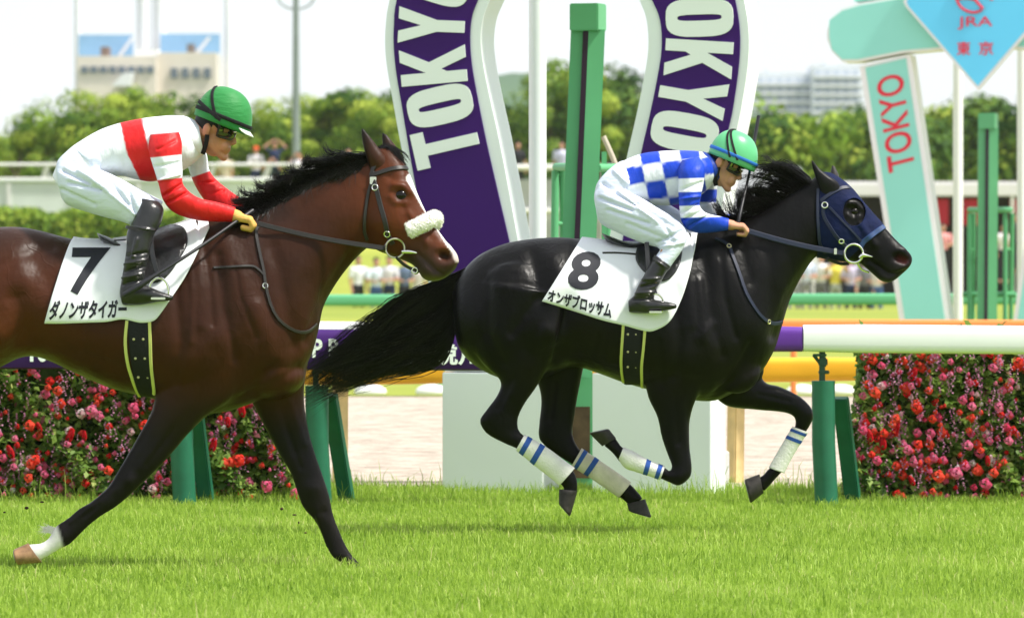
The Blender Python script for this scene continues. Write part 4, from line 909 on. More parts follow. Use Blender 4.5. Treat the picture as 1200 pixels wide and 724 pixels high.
HD7u = [(438 + (a - 438) / math.cos(yaw7), b, 438 + (c - 438) / math.cos(yaw7), d, e) for a, b, c, d, e in HD7]
NF7 = [(290, 440, 200, 420, .10), (270, 468, 185, 450, .09), (243, 487, 178, 480, .075), (222, 507, 165, 505, .06), (205, 527, 152, 528, .05),
       (186, 548, 139, 550, .043), (166, 567, 128, 568, .041), (149, 583, 116, 580, .039), (134, 595, 106, 588, .033), (118, 605, 92, 596, .026),
       (103, 617, 79, 607, .025), (91, 629, 70, 613, .027), (81, 638, 62, 621, .031), (70, 643, 57, 630, .027), (59, 650, 48, 636, .025), (48, 656, 38, 637, .028), (40, 659, 30, 638, .030)]
FF7 = [(362, 420, 280, 440, .10), (357, 450, 292, 465, .085), (357, 475, 302, 485, .065), (362, 505, 315, 510, .052), (369, 530, 327, 532, .045),
       (378, 556, 341, 556, .042), (386, 580, 349, 580, .041), (389, 596, 357, 597, .037), (392, 607, 367, 608, .03), (398, 622, 376, 624, .025),
       (404, 636, 382, 639, .026), (411, 648, 388, 650, .029), (418, 656, 396, 657, .027), (424, 664, 402, 664, .03)]
NH7 = [(-8, 380, -80, 340, .15), (2, 408, -94, 385, .13), (-14, 440, -106, 425, .10), (-38, 470, -118, 455, .075), (-72, 500, -136, 478, .058), (-100, 520, -150, 492, .045),
       (-112, 540, -150, 515, .040), (-128, 560, -155, 546, .030), (-140, 580, -164, 568, .027), (-152, 602, -176, 590, .028), (-164, 618, -186, 606, .031), (-178, 628, -192, 616, .028), (-192, 638, -204, 624, .030)]
FH7 = [(30, 380, -50, 350, .13), (34, 405, -48, 400, .11), (18, 440, -46, 435, .08), (14, 470, -48, 470, .06), (14, 496, -42, 500, .048), (22, 515, -26, 530, .042),
       (40, 532, 4, 552, .032), (58, 556, 32, 570, .027), (74, 580, 50, 592, .027), (86, 600, 62, 610, .031), (98, 614, 78, 622, .028), (108, 626, 88, 634, .03)]
FH7 = [(a - 40 - max(0, b - 405) * .55, b, c - 40 - max(0, b - 405) * .55, d, e) for a, b, c, d, e in FH7]

bay = thing('racehorse', (P(200, 309, Da).x, Da, 0), 'bay racehorse with a white blaze, fleece noseband and number 7 saddlecloth', 'horse')
head = loft(HD7u, Da, n=32, sub=6, egg=.12)
head = (yaw_about(head[0], hc7, yaw7), head[1])
parts = trunk_parts(T7, [(NF7, -.14, -.13), (FF7, .12, .13), (NH7, -.13, -.14), (FH7, .13, .14)], Da) + [head]
parts.append(ellipsoid(P(318, 438, Da) + Vector((0, .02, 0)), (.15, .20, .11)))
me = remesh(join(*parts), .0085, 8, .5)
sculpt(me, [([(262, 285), (285, 340), (305, 400)], 16, .012), ([(255, 300), (262, 360), (275, 420)], 7, -.010), ([(250, 400), (225, 425)], 26, .016), ([(205, 330), (212, 400), (205, 445)], 7, -.010),
            ([(232, 310), (236, 380)], 7, .006), ([(320, 290), (335, 350), (345, 405)], 9, -.010), ([(300, 420), (330, 425)], 12, .008), ([(265, 480), (300, 455), (322, 425)], 5, -.009),
            ([(20, 350), (30, 395)], 14, -.02), ([(-5, 395)], 16, .02), ([(40, 300), (60, 330)], 16, -.010), 
            ([(410, 300), (380, 350), (360, 400)], 7, -.010), ([(385, 250), (360, 310)], 20, .007), ([(395, 215), (350, 245), (310, 270)], 9, -.006),
            ([(190, 520), (165, 548)], 6, .004), ([(225, 482), (190, 525)], 5, -.005), ([(300, 360), (318, 400), (322, 425)], 10, .008), ([(275, 310), (282, 350), (300, 395)], 3, -.004), ([(180, 440), (140, 430), (100, 415)], 4, -.003), ([(240, 290), (246, 330), (250, 380)], 4, -.006), ([(222, 300), (226, 350), (224, 400)], 4, .005), ([(100, 380), (96, 420)], 4, -.003), ([(118, 385), (116, 430)], 4, -.003), ([(60, 290), (20, 300), (-20, 320)], 7, -.006), ([(115, 592), (100, 604)], 3, -.004), ([(366, 600), (385, 640)], 2.5, -.003), ([(300, 460), (330, 445), (350, 430)], 5, -.006), ([(330, 480), (345, 530)], 4, -.006), ([(340, 470), (356, 520)], 4, .005), ([(152, 562)], 8, .010), ([(134, 582)], 6, -.004), ([(366, 572)], 9, .010), ([(352, 592)], 6, .006), ([(380, 600)], 5, -.005), ([(372, 605), (384, 640)], 2.2, .005), ([(108, 592), (82, 612)], 2.2, .005), ([(68, 618)], 6, .006), ([(335, 500), (352, 548)], 2.5, -.006), ([(205, 500), (172, 545)], 2.5, -.006), ([(392, 652)], 5, .006)], Da, ymax=None)
# head detail, near side only
sculpt(me, [([(443, 262)], 17, .012), ([(428, 282), (445, 286), (460, 296)], 6, .006), ([(478, 250), (490, 268), (500, 285)], 4.5, .008), ([(471, 240), (480, 258)], 5, -.006),
            ([(462, 217), (472, 218), (480, 226)], 4.5, .012), ([(458, 231), (464, 238), (474, 238)], 3.2, .006), ([(470, 228)], 5.5, -.010), ([(458, 208)], 6, -.008),
            ([(514, 290), (524, 290)], 6, .007), ([(519, 299), (523, 300)], 5, -.026), ([(488, 296), (498, 305), (510, 317), (518, 321)], 2.6, -.009), ([(500, 315), (508, 324)], 5, .006)], Da, both=False, ymax=Da - .005)
sculpt(me, [([(497, 225), (502, 238)], 8, .012)], Da, both=False)
v = mverts(me); q = PX(v); n = len(v)
base = np.tile(np.array([[.043, .0122, .0042]]), (n, 1)); dark = np.array([.008, .0062, .006])
def blend(c, mask, col): return c * (1 - mask[:, None]) + np.array(col) * mask[:, None]
c = base
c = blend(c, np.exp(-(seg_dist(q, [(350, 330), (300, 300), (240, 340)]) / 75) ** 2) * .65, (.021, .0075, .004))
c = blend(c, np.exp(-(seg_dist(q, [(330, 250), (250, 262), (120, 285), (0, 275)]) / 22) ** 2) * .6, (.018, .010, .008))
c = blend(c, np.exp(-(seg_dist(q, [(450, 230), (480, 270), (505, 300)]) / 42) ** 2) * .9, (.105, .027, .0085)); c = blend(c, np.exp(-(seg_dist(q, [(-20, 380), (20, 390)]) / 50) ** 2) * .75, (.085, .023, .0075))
legm = np.clip((q[:, 1] - 446) / 70, 0, 1); legm = legm * legm * (3 - 2 * legm)
c = blend(c, legm, dark)
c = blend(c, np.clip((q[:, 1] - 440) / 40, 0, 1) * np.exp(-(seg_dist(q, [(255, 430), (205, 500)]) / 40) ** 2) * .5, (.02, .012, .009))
mz = np.clip((seg_dist(q, [(540, 330), (505, 335), (490, 318)]) * -1 + 44) / 30, 0, 1) * (q[:, 0] > 470)
c = blend(c, mz * .85, (.028, .022, .020))
c = blend(c, np.exp(-(seg_dist(q, [(519, 299), (523, 301)]) / 4.6) ** 2) * (v[:, 1] < Da), (.018, .007, .006))
c = blend(c, np.exp(-(seg_dist(q, [(469, 229)]) / 6.5) ** 2) * .9, (.014, .009, .008))
c = blend(c, np.exp(-(seg_dist(q, [(520, 328), (500, 326)]) / 4) ** 2) * .5, (.12, .10, .03))
bl = seg_dist(q, [(481, 207), (486, 216), (497, 239), (508, 258), (524, 282), (533, 294)])
wl = np.interp(q[:, 1], [200, 212, 240, 270, 296, 302], [2.0, 6.2, 4.2, 3.2, 3.6, 2.2])
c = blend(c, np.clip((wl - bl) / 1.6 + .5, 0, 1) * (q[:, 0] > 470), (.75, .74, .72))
c = blend(c, np.clip((6.5 - seg_dist(q, [(535, 296), (537, 302)])) / 2, 0, 1), (.50, .42, .40))
sock = np.clip((73 - q[:, 0] - (q[:, 1] - 630) * -.3) / 5, 0, 1) * (q[:, 1] > 600) * (q[:, 0] > 0)
c = blend(c, sock, (.72, .70, .68))
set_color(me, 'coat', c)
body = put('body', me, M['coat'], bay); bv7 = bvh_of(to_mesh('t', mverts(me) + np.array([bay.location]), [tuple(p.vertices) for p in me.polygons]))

def ear(sec, D, y, yawa, hc, base_c, tip_c, parent, matn):
    vf = loft([(*s, y) for s in sec], D, n=20, sub=5, p=1)
    vv = yaw_about(vf[0], hc, yawa)
    m = to_mesh('ear', vv, vf[1]); qq = PX(vv); tipm = np.clip((sec[1][1] - qq[:, 1]) / max(1, sec[1][1] - sec[-1][1]), 0, 1)
    cc = np.array(base_c) * (1 - tipm[:, None]) + np.array(tip_c) * tipm[:, None]
    edge = np.exp(-((qq[:, 0] - np.interp(-qq[:, 1], [-s[1] for s in sec], [s[0] for s in sec])) / 3.0) ** 2)
    cc = cc * (1 - edge[:, None] * .8) + np.array(tip_c) * edge[:, None] * .8
    set_color(m, 'coat', cc); return put('ear', m, M[matn], parent)
ear([(434, 202, 458, 198, .022), (430, 186, 453, 186, .030), (426, 172, 444, 174, .022), (424, 160, 434, 161, .013), (424, 151, 426, 152, .003)], Da, -.055, 0, hc7, (.045, .016, .008), (.010, .008, .008), bay, 'coat')
ear([(456, 192, 476, 194, .020), (450, 176, 471, 182, .026), (448, 166, 462, 169, .018), (448, 156, 453, 158, .004)], Da, .065, 0, hc7, (.05, .018, .009), (.010, .008, .008), bay, 'coat')
def eye_at(bvh, px, py, r, parent, sink=.45):
    l, nn = hit(bvh, px, py)
    o = obj('eye', ellipsoid(l + Vector((0, r * sink, 0)), (r * 1.15, r, r), n=20, m=12), M['eye'], parent); return l
le = eye_at(bv7, 469.5, 229, .027, bay, .42)
ml = mirror_pts([le], hc7, yaw7)[0]; obj('eye', ellipsoid(ml, (.02, .02, .02), n=20, m=12), M['eye'], bay)
hoof((46, 659), (31, 637), (19, 662), (15, 644), Da, -.13, 'pale_hoof', bay, .032, .046)
hoof((428, 663), (402, 664), (438, 676), (402, 677), Da, .13, 'hoof', bay)
hoof((-192, 640), (-206, 625), (-206, 660), (-222, 640), Da, -.14, 'hoof', bay)
hoof((-54, 626), (-74, 634), (-50, 648), (-82, 652), Da, .14, 'hoof', bay)
# white fetlock feathers of the trailing foreleg
rts = [np.array(P(62 + RNG.normal(0, 2), 621 + RNG.normal(0, 2), Da - .13)) for _ in range(90)]
obj('fetlock_hair', strands(rts, lambda i, r: [r + np.array([-.02, 0, .004 + RNG.normal(0, .003)]), r + np.array([-.045 + RNG.normal(0, .012), RNG.normal(0, .01), .004 + RNG.normal(0, .009)])], 5, .0012), mat('white_hair', (.7, .69, .66), .6, .3), bay)

# mane: dark lying band plus windblown locks
def mane7(i, r):
    px = PX(r[None])[0]; k = lock7[i]; rs = np.random.default_rng(int(k * 1000) + 5)
    L = .07 + .09 * rs.random(); up = .006 + .036 * rs.random() ** 1.3; cur = rs.normal(0, .6)
    j = RNG.normal(0, .0045, (4, 3)); side = -.012 + .02 * rs.normal()
    d = np.array([-.9, 0, -.30]); nrm = np.array([-.30, 0, .93])
    p1 = r + d * L * .35 + nrm * up * .6 + np.array([0, side * .5, 0]) + j[0] * .5
    p2 = r + d * L * .80 + nrm * up * 1.3 + np.array([0, side, 0]) + j[1]
    p3 = r + d * L * (1.10 + .12 * cur) + nrm * (up * 1.5 + .016 * cur) + np.array([0, side * 1.4, 0]) + j[2] * 1.3
    p4 = r + d * L * (1.02 + .25 * cur) + nrm * (up * 1.9 + .030 * abs(cur)) + np.array([0, side * 1.6, 0]) + j[3] * 2.0
    return [p1, p2, p3, p4]
crest = catmull(np.array([(300, 243), (320, 232), (345, 216), (370, 203), (395, 192), (420, 184), (440, 177)], float), 20)
rts, lock7 = [], []
for i in range(1400):
    k = RNG.integers(0, 46); cpt = crest[min(len(crest) - 1, int(k / 46 * len(crest)))] + RNG.normal(0, 1.6, 2)
    rts.append(np.array(P(cpt[0], cpt[1] + 3, Da)) + np.array([0, RNG.normal(0, .012), 0])); lock7.append(k)
vf1 = strands(rts, mane7, 13, .0016)
# hair lying flat on the near side of the crest
rts2 = []; 
def lie7(i, r):
    q0 = PX(r[None])[0]; out = []
    for a, b in ((-9, 6), (-18, 11 + RNG.normal(0, 3)), (-28 + RNG.normal(0, 7), 15 + RNG.normal(0, 7))):
        l, nn = hit(bv7, q0[0] + a, q0[1] + b)
        out.append(np.array(l + nn * .004) if l else r + np.array([a / 270, 0, -b / 270]))
    return out
for i in range(1100):
    cpt = crest[RNG.integers(0, len(crest))] + RNG.normal(0, 1.5, 2) + np.array([0, 6])
    l, nn = hit(bv7, cpt[0], cpt[1]); 
    if l: rts2.append(np.array(l + nn * .002))
vf2 = strands(rts2, lie7, 9, .0022)
obj('mane', join(vf1, vf2), M['hair'], bay)
rts = [np.array(P(449 + RNG.normal(0, 4), 176 + RNG.normal(0, 2), Da)) + np.array([0, RNG.normal(0, .015), 0]) for _ in range(170)]
obj('forelock', strands(rts, lambda i, r: [r + np.array([.012 + RNG.normal(0, .003), -.004, .008]), r + np.array([.045 + RNG.normal(0, .006), -.015 + RNG.normal(0, .012), -.006]), r + np.array([.082 + RNG.normal(0, .008), -.028 + RNG.normal(0, .014), -.050 + RNG.normal(0, .012)])], 8, .002), M['hair'], bay)
rts = [np.array(P(-78, 300, Da)) + RNG.normal(0, .02, 3) for _ in range(500)]
obj('tail', strands(rts, lambda i, r: [r + np.array([-.18, RNG.normal(0, .03), -.03 + RNG.normal(0, .03)]), r + np.array([-.45, RNG.normal(0, .06), -.15 + RNG.normal(0, .07)]), r + np.array([-.75 + RNG.normal(0, .08), RNG.normal(0, .1), -.32 + RNG.normal(0, .1)])], 9, .003), M['hair'], bay)

# ================================================================= black horse (number 8)
Db = F / 240.0
T8 = [(530, 342, 531, 372, .06), (539, 322, 538, 408, .17), (560, 300, 562, 432, .235), (590, 286, 598, 446, .27), (622, 280, 634, 444, .285),
      (655, 278, 670, 430, .28), (690, 281, 700, 437, .285), (725, 285, 730, 448, .295), (760, 284, 762, 457, .30), (795, 276, 799, 466, .285),
      (825, 267, 835, 470, .255), (850, 263, 868, 455, .22), (868, 259, 891, 437, .195), (885, 251, 907, 411, .165), (900, 243, 916, 384, .14),
      (915, 233, 925, 354, .12), (930, 223, 937, 329, .105), (945, 214, 950, 308, .095), (957, 208, 960, 298, .08)]
HD8 = [(950, 222, 944, 282, .055), (956, 206, 946, 292, .07), (970, 203, 958, 300, .082), (984, 210, 974, 303, .09), (997, 221, 987, 305, .092), (1008, 234, 997, 306, .082),
       (1018, 246, 1007, 309, .068), (1028, 257, 1015, 315, .058), (1038, 268, 1024, 323, .053), (1048, 279, 1033, 330, .051),
       (1058, 289, 1045, 330, .050), (1066, 297, 1058, 320, .040), (1069, 304, 1066, 312, .020)]
yaw8 = math.radians(6); hc8 = P(960, 250, Db)
NH8 = [(680, 345, 560, 330, .15), (668, 382, 550, 398, .135), (655, 405, 568, 428, .105), (643, 430, 586, 446, .08), (629, 453, 583, 462, .06),
       (615, 473, 570, 480, .05), (607, 491, 562, 493, .043), (608, 503, 570, 508, .037), (614, 510, 592, 520, .032), (622, 514, 607, 527, .026),
       (640, 525, 628, 544, .024), (656, 536, 645, 557, .025), (668, 546, 655, 566, .031), (675, 557, 660, 571, .029), (677, 568, 660, 577, .028), (676, 582, 656, 580, .033)]
FH8 = [(690, 370, 610, 370, .12), (688, 410, 618, 412, .095), (682, 440, 628, 442, .072), (677, 465, 634, 467, .056), (673, 490, 632, 492, .046),
       (671, 508, 631, 512, .041), (677, 523, 640, 524, .035), (684, 530, 660, 538, .029), (692, 535, 680, 550, .025), (712, 547, 701, 564, .024),
       (728, 558, 716, 576, .026), (738, 566, 725, 582, .031), (746, 574, 733, 588, .028), (754, 584, 737, 593, .029)]
NF8 = [(855, 400, 770, 395, .11), (836, 438, 757, 438, .09), (817, 466, 759, 464, .07), (809, 490, 770, 488, .055), (808, 510, 775, 511, .046),
       (809, 530, 782, 532, .041), (811, 546, 787, 545, .039), (809, 559, 785, 552, .038), (796, 569, 781, 549, .034), (784, 565, 779, 547, .030),
       (772, 560, 776, 546, .026), (760, 556, 764, 542, .024), (748, 552, 752, 536, .024), (736, 548, 741, 529, .027), (726, 541, 731, 525, .029), (717, 530, 727, 521, .027), (707, 522, 721, 512, .027)]
FF8 = [(880, 415, 830, 455, .09), (895, 446, 850, 475, .075), (912, 452, 885, 480, .06), (928, 459, 908, 482, .05), (941, 467, 922, 484, .044),
       (951, 478, 931, 489, .041), (953, 490, 932, 497, .039), (948, 501, 931, 501, .031), (942, 510, 927, 506, .025), (934, 523, 920, 518, .023),
       (926, 538, 911, 532, .024), (919, 550, 904, 545, .028), (912, 558, 899, 551, .027), (904, 567, 892, 558, .025), (895, 577, 888, 559, .026)]
blk = thing('racehorse', (P(740, 309, Db).x, Db, 0), 'black racehorse in a blue hood with white leg wraps and number 8 saddlecloth', 'horse')
head = loft([(960 + (a - 960) / math.cos(yaw8), b, 960 + (c_ - 960) / math.cos(yaw8), d, e) for a, b, c_, d, e in HD8], Db, n=32, sub=6, egg=.12)
head = (yaw_about(head[0], hc8, yaw8), head[1])
parts = trunk_parts(T8, [(NH8, -.14, -.15), (FH8, .13, .13), (NF8, -.13, -.13), (FF8, .12, .12)], Db) + [head]
parts.append(ellipsoid(P(862, 432, Db) + Vector((0, -.09, 0)), (.12, .07, .12))); parts.append(ellipsoid(P(868, 432, Db) + Vector((0, .10, 0)), (.12, .07, .11)))
parts.append(ellipsoid(P(608, 365, Db) + Vector((0, -.15, 0)), (.24, .13, .25)))
me = remesh(join(*parts), .0085, 8, .5)
sculpt(me, [([(838, 290), (862, 340), (880, 385)], 15, .013), ([(825, 300), (832, 360), (845, 415)], 7, -.010), ([(832, 408), (808, 425)], 24, .016), ([(790, 340), (796, 400), (790, 440)], 7, -.010),
            ([(806, 310), (812, 380)], 7, .007), ([(820, 330), (826, 400)], 5, .006), ([(900, 290), (905, 340), (908, 390)], 9, -.010), ([(830, 470), (858, 445), (880, 405)], 5, -.010),
            ([(668, 365), (664, 405)], 12, -.022), ([(648, 392)], 14, .024), ([(648, 305), (655, 330)], 12, .012), ([(625, 300), (635, 350)], 9, -.010),
            ([(572, 330), (572, 390), (590, 425)], 7, -.012), ([(640, 385), (622, 430)], 6, .008), ([(610, 420), (600, 460)], 7, .006),
            ([(700, 395), (690, 430)], 5, -.004), ([(715, 400), (708, 437)], 4, .004),
            ([(955, 305), (925, 350), (908, 395)], 7, -.010), ([(925, 255), (900, 315)], 20, .008), ([(600, 496)], 8, .005), ([(797, 560)], 8, .006), ([(668, 345), (660, 385), (650, 424)], 5, -.016), ([(600, 300), (585, 350), (592, 400)], 22, .006), ([(630, 350), (600, 390)], 6, -.006), ([(845, 300), (850, 350), (862, 395)], 4, -.006), ([(870, 290), (880, 330)], 5, -.005), ([(835, 380), (820, 395)], 6, .006), ([(735, 390), (728, 440)], 4, -.003), ([(772, 400), (776, 450)], 5, -.005), ([(790, 460), (795, 520)], 3, -.004), ([(800, 470), (803, 520)], 3, .003), ([(890, 462), (925, 470)], 3, -.004), ([(600, 445), (585, 478)], 4, -.006), ([(650, 450), (645, 490)], 4, -.006), ([(845, 455), (870, 440), (890, 430)], 6, -.006), ([(945, 483)], 8, .006)], Db)
sculpt(me, [([(982, 276)], 16, .011), ([(966, 297), (985, 300)], 6, .006), ([(1006, 262), (1016, 275), (1026, 287)], 4, .008), ([(1000, 256), (1008, 270)], 4, -.005),
            ([(994, 238), (1002, 238), (1009, 245)], 4, .011), ([(993, 252), (1000, 257), (1007, 254)], 3, .006), ([(1001, 247)], 5, -.009),
            ([(1050, 293), (1058, 293)], 5.5, .007), ([(1053, 302), (1061, 305)], 4.6, -.030), ([(1018, 306), (1030, 313), (1041, 321), (1052, 322), (1062, 318)], 2.6, -.014), ([(1032, 324), (1044, 328)], 4, .006)], Db, both=False, ymax=Db - .005)
v = mverts(me); q = PX(v); c = np.tile(np.array([[.0030, .0026, .0028]]), (len(v), 1))
c = blend(c, np.exp(-(seg_dist(q, [(640, 440), (690, 400), (760, 440), (860, 440)]) / 35) ** 2) * .4, (.010, .007, .005))
c = blend(c, np.exp(-(seg_dist(q, [(1060, 318), (1035, 328)]) / 12) ** 2) * .6, (.022, .019, .019))
c = blend(c, np.exp(-(seg_dist(q, [(1054, 303), (1060, 305)]) / 3.6) ** 2) * (v[:, 1] < Db), (.07, .015, .015))
set_color(me, 'coat', c)
put('body', me, M['dark_coat'], blk); bv8 = bvh_of(to_mesh('t', mverts(me) + np.array([blk.location]), [tuple(p.vertices) for p in me.polygons]))
ear([(963, 230, 987, 224, .020), (958, 215, 981, 213, .026), (954.5, 204, 971, 206, .020), (952, 196, 961.5, 199, .011), (951, 188, 953, 189, .002)], Db, -.062, 0, hc8, (.008, .0075, .008), (.006, .006, .006), blk, 'dark_coat')
ear([(974, 214, 988, 216, .018), (973, 206, 984, 210, .024), (974, 199, 982, 203, .016), (975, 194, 978, 195, .003)], Db, .06, 0, hc8, (.05, .045, .045), (.04, .036, .036), blk, 'dark_coat')
le8 = eye_at(bv8, 1001, 248, .020, blk, .38); obj('eye', ellipsoid(mirror_pts([le8], hc8, yaw8)[0], (.02, .02, .02), n=20, m=12), M['eye'], blk)
hoof((676, 578), (655, 575), (668, 606), (655, 591), Db, -.15, 'hoof', blk, .034, .040)
hoof((757, 587), (735, 591), (764, 607), (737, 599), Db, .13, 'hoof', blk, .034, .046)
hoof((704, 521), (721, 512), (690, 507), (713, 502), Db, -.13, 'hoof', blk, .032, .044)
hoof((893, 579), (888, 556), (879, 590), (872, 562), Db, .12, 'hoof', blk, .032, .046)

# mane of the black horse: short lying locks and a tall windblown tuft
rts, par = [], []
cr8 = catmull(np.array([(862, 258), (880, 251), (900, 240), (920, 228), (940, 215), (953, 208)], float), 20)
def add_locks(i0, i1, locks, per, fn):
    for k in range(locks):
        t0 = i0 + (i1 - i0) * RNG.random(); seed = RNG.normal(0, 1, 4)
        for _ in range(per):
            cpt = cr8[int(np.clip(t0 * (len(cr8) - 1), 0, len(cr8) - 1))] + RNG.normal(0, 1.5, 2)
            rts.append(np.array(P(cpt[0], cpt[1] + 4, Db)) + np.array([0, RNG.normal(0, .015), 0])); par.append((fn, seed))
def tuft(r, s):
    j = lambda a: RNG.normal(0, a, 3)
    return [r + np.array([-.045, 0, .045 + .006 * s[0]]) + j(.004), r + np.array([-.115 + .02 * s[1], .02 * s[2], .082 + .014 * s[0]]) + j(.006), r + np.array([-.175 + .025 * s[1], .03 * s[2], .098 + .022 * s[3]]) + j(.007), r + np.array([-.215 + .035 * s[1], .035 * s[2], .085 + .045 * s[3]]) + j(.011)]
def tuft_low(r, s):
    j = lambda a: RNG.normal(0, a, 3)
    return [r + np.array([-.05, 0, .035]) + j(.004), r + np.array([-.11, .02 * s[2], .055 + .015 * s[0]]) + j(.006), r + np.array([-.165 + .02 * s[1], .03 * s[2], .030 + .03 * s[3]]) + j(.010)]
def low_fill(r, s):
    j = lambda a: RNG.normal(0, a, 3)
    return [r + np.array([-.035, 0, .016]) + j(.004), r + np.array([-.085, .02 * s[2], .026 + .008 * s[0]]) + j(.006), r + np.array([-.13 + .02 * s[1], .03 * s[2], .012 + .012 * s[3]]) + j(.008)]
def spikes(r, s):
    j = lambda a: RNG.normal(0, a, 3)
    return [r + np.array([-.035, 0, .014]) + j(.004), r + np.array([-.075 + .01 * s[0], .015 * s[2], .034 + .012 * s[1]]) + j(.005), r + np.array([-.100 + .025 * s[0], .03 * s[2], .075 + .028 * abs(s[1])]) + j(.009)]
add_locks(.62, .95, 12, 20, tuft); add_locks(.45, .75, 9, 20, tuft_low); add_locks(.0, .55, 26, 20, spikes); add_locks(.35, .95, 40, 18, low_fill)
vf1 = strands(rts, lambda i, r: par[i][0](r, par[i][1]), 9, .0018)
obj('mane', vf1, M['hair'], blk)
# streaming tail
rts, par = [], []
dock = catmull(np.array([(556, 312), (545, 322), (537, 340), (531, 362)], float), 10)
for k in range(92):
    s = RNG.random(); 
    for _ in range(17):
        rts.append((s, k)); 
lk = {k: (RNG.random(), RNG.normal(0, 1, 4)) for k in range(92)}
R_, C_ = [], []
for s, k in rts:
    s0, g = lk[k]; s = np.clip(s0 + RNG.normal(0, .036), 0, 1)
    d0 = dock[int(np.clip(s0 * .75 + RNG.normal(0, .05), 0, 1) * (len(dock) - 1))]
    y = g[0] * .045; yy = lambda a: y * a + RNG.normal(0, .012) * a
    top = [(505, 333), (455, 356), (410, 392), (368, 430)]; bot = [(527, 408), (498, 433), (440, 446), (366, 474)]
    w_ = RNG.normal(0, 1, (4, 2)) * np.array([[1.0], [2.2], [3.6], [8.0]])
    ln = np.clip(.93 + .13 * g[1] - (.22 if s > .6 and g[2] > .5 else 0), .62, 1.06)
    pts = []
    for m_, (a, b) in enumerate(zip(top, bot)):
        e = s ** 1.15; x = a[0] + (b[0] - a[0]) * e; z = a[1] + (b[1] - a[1]) * e + 5 * math.sin(g[3] * 3 + m_ * 1.7)
        x += w_[m_][0]; z += w_[m_][1] * .8
        x = d0[0] + (x - d0[0]) * ln; z = d0[1] + (z - d0[1]) * (ln * .5 + .5)
        pts.append(np.array(P(x, z, Db)) + np.array([0, yy((m_ + 1) / 3), 0]))
    R_.append(np.array(P(d0[0] + 4, d0[1] + RNG.normal(0, 2), Db)) + np.array([0, RNG.normal(0, .02), 0])); C_.append(pts)
vfA = strands(R_, lambda i, r: C_[i], 13, .0021)
dk = tube([P(562, 314, Db), P(549, 322, Db), P(536, 332, Db), P(520, 345, Db)], [.04, .036, .028, .006], 14, 4)
obj('tail', join(vfA, dk), M['hair'], blk)

# leg wraps with two blue stripes
def wrap(sec, y, s1, s2, tint):
    sc = [(*a, y) for a in sec]; n_, sub = 28, 8
    vf = loft(sc, Db, n=n_, sub=sub, infl=.0055); me = to_mesh('leg_wrap', *vf); nr = (len(vf[0]) - 2) // n_
    u = np.concatenate([np.repeat(np.linspace(0, 1, nr), n_), [0, 1]]); set_float(me, 'u', u)
    o = put('leg_wrap', me, tint, blk)
    a = catmull(sc, sub)
    for lo, hi in (s1, s2):
        i0 = lo * (len(a) - 1); pick = [i0 + (hi - lo) * (len(a) - 1) * t for t in (0, .33, .66, 1)]
        ss = [tuple(a[int(t)] + (a[min(len(a) - 1, int(t) + 1)] - a[int(t)]) * (t - int(t))) for t in pick]
        obj('blue_stripe', loft(ss, Db, n=28, sub=2, infl=.0068, cap=True), M['stripe_blue'], o)
M['stripe_blue'] = mat('stripe_blue', (.03, .09, .36), .75, .2, bump=.3, bscale=80)
M['wrap_white'] = mat('wrap_white', (.74, .73, .69), .85, .15, var=.08, vscale=12, bump=.5, bscale=60, bstretch=(2, 1, 2))
M['wrap_beige'] = mat('wrap_beige', (.68, .62, .53), .85, .15, var=.15, vscale=14, bump=.5, bscale=60, bstretch=(2, 1, 2))  # darker, warmer off-white for the far hind wrap
wrap([(614, 510, 605, 526, .030), (640, 525, 628, 545, .027), (659, 539, 646, 559, .028), (673, 549, 656, 568, .034)], -.15, (.07, .14), (.24, .31), M['wrap_white'])
wrap([(681, 526, 670, 545, .029), (703, 541, 691, 558, .026), (725, 556, 713, 573, .027), (739, 566, 726, 582, .033)], .13, (.06, .13), (.24, .31), M['wrap_beige'])
wrap([(774, 561, 779, 547, .028), (760, 556, 764, 542, .026), (744, 551, 749, 534, .027), (733, 547, 740, 529, .032), (725, 537, 730, 525, .030)], -.13, (.06, .14), (.27, .35), M['wrap_white'])
wrap([(946, 506, 930, 500, .028), (936, 521, 921, 515, .025), (926, 538, 911, 532, .026), (918, 554, 902, 548, .031)], .12, (.07, .14), (.24, .31), M['wrap_white'])

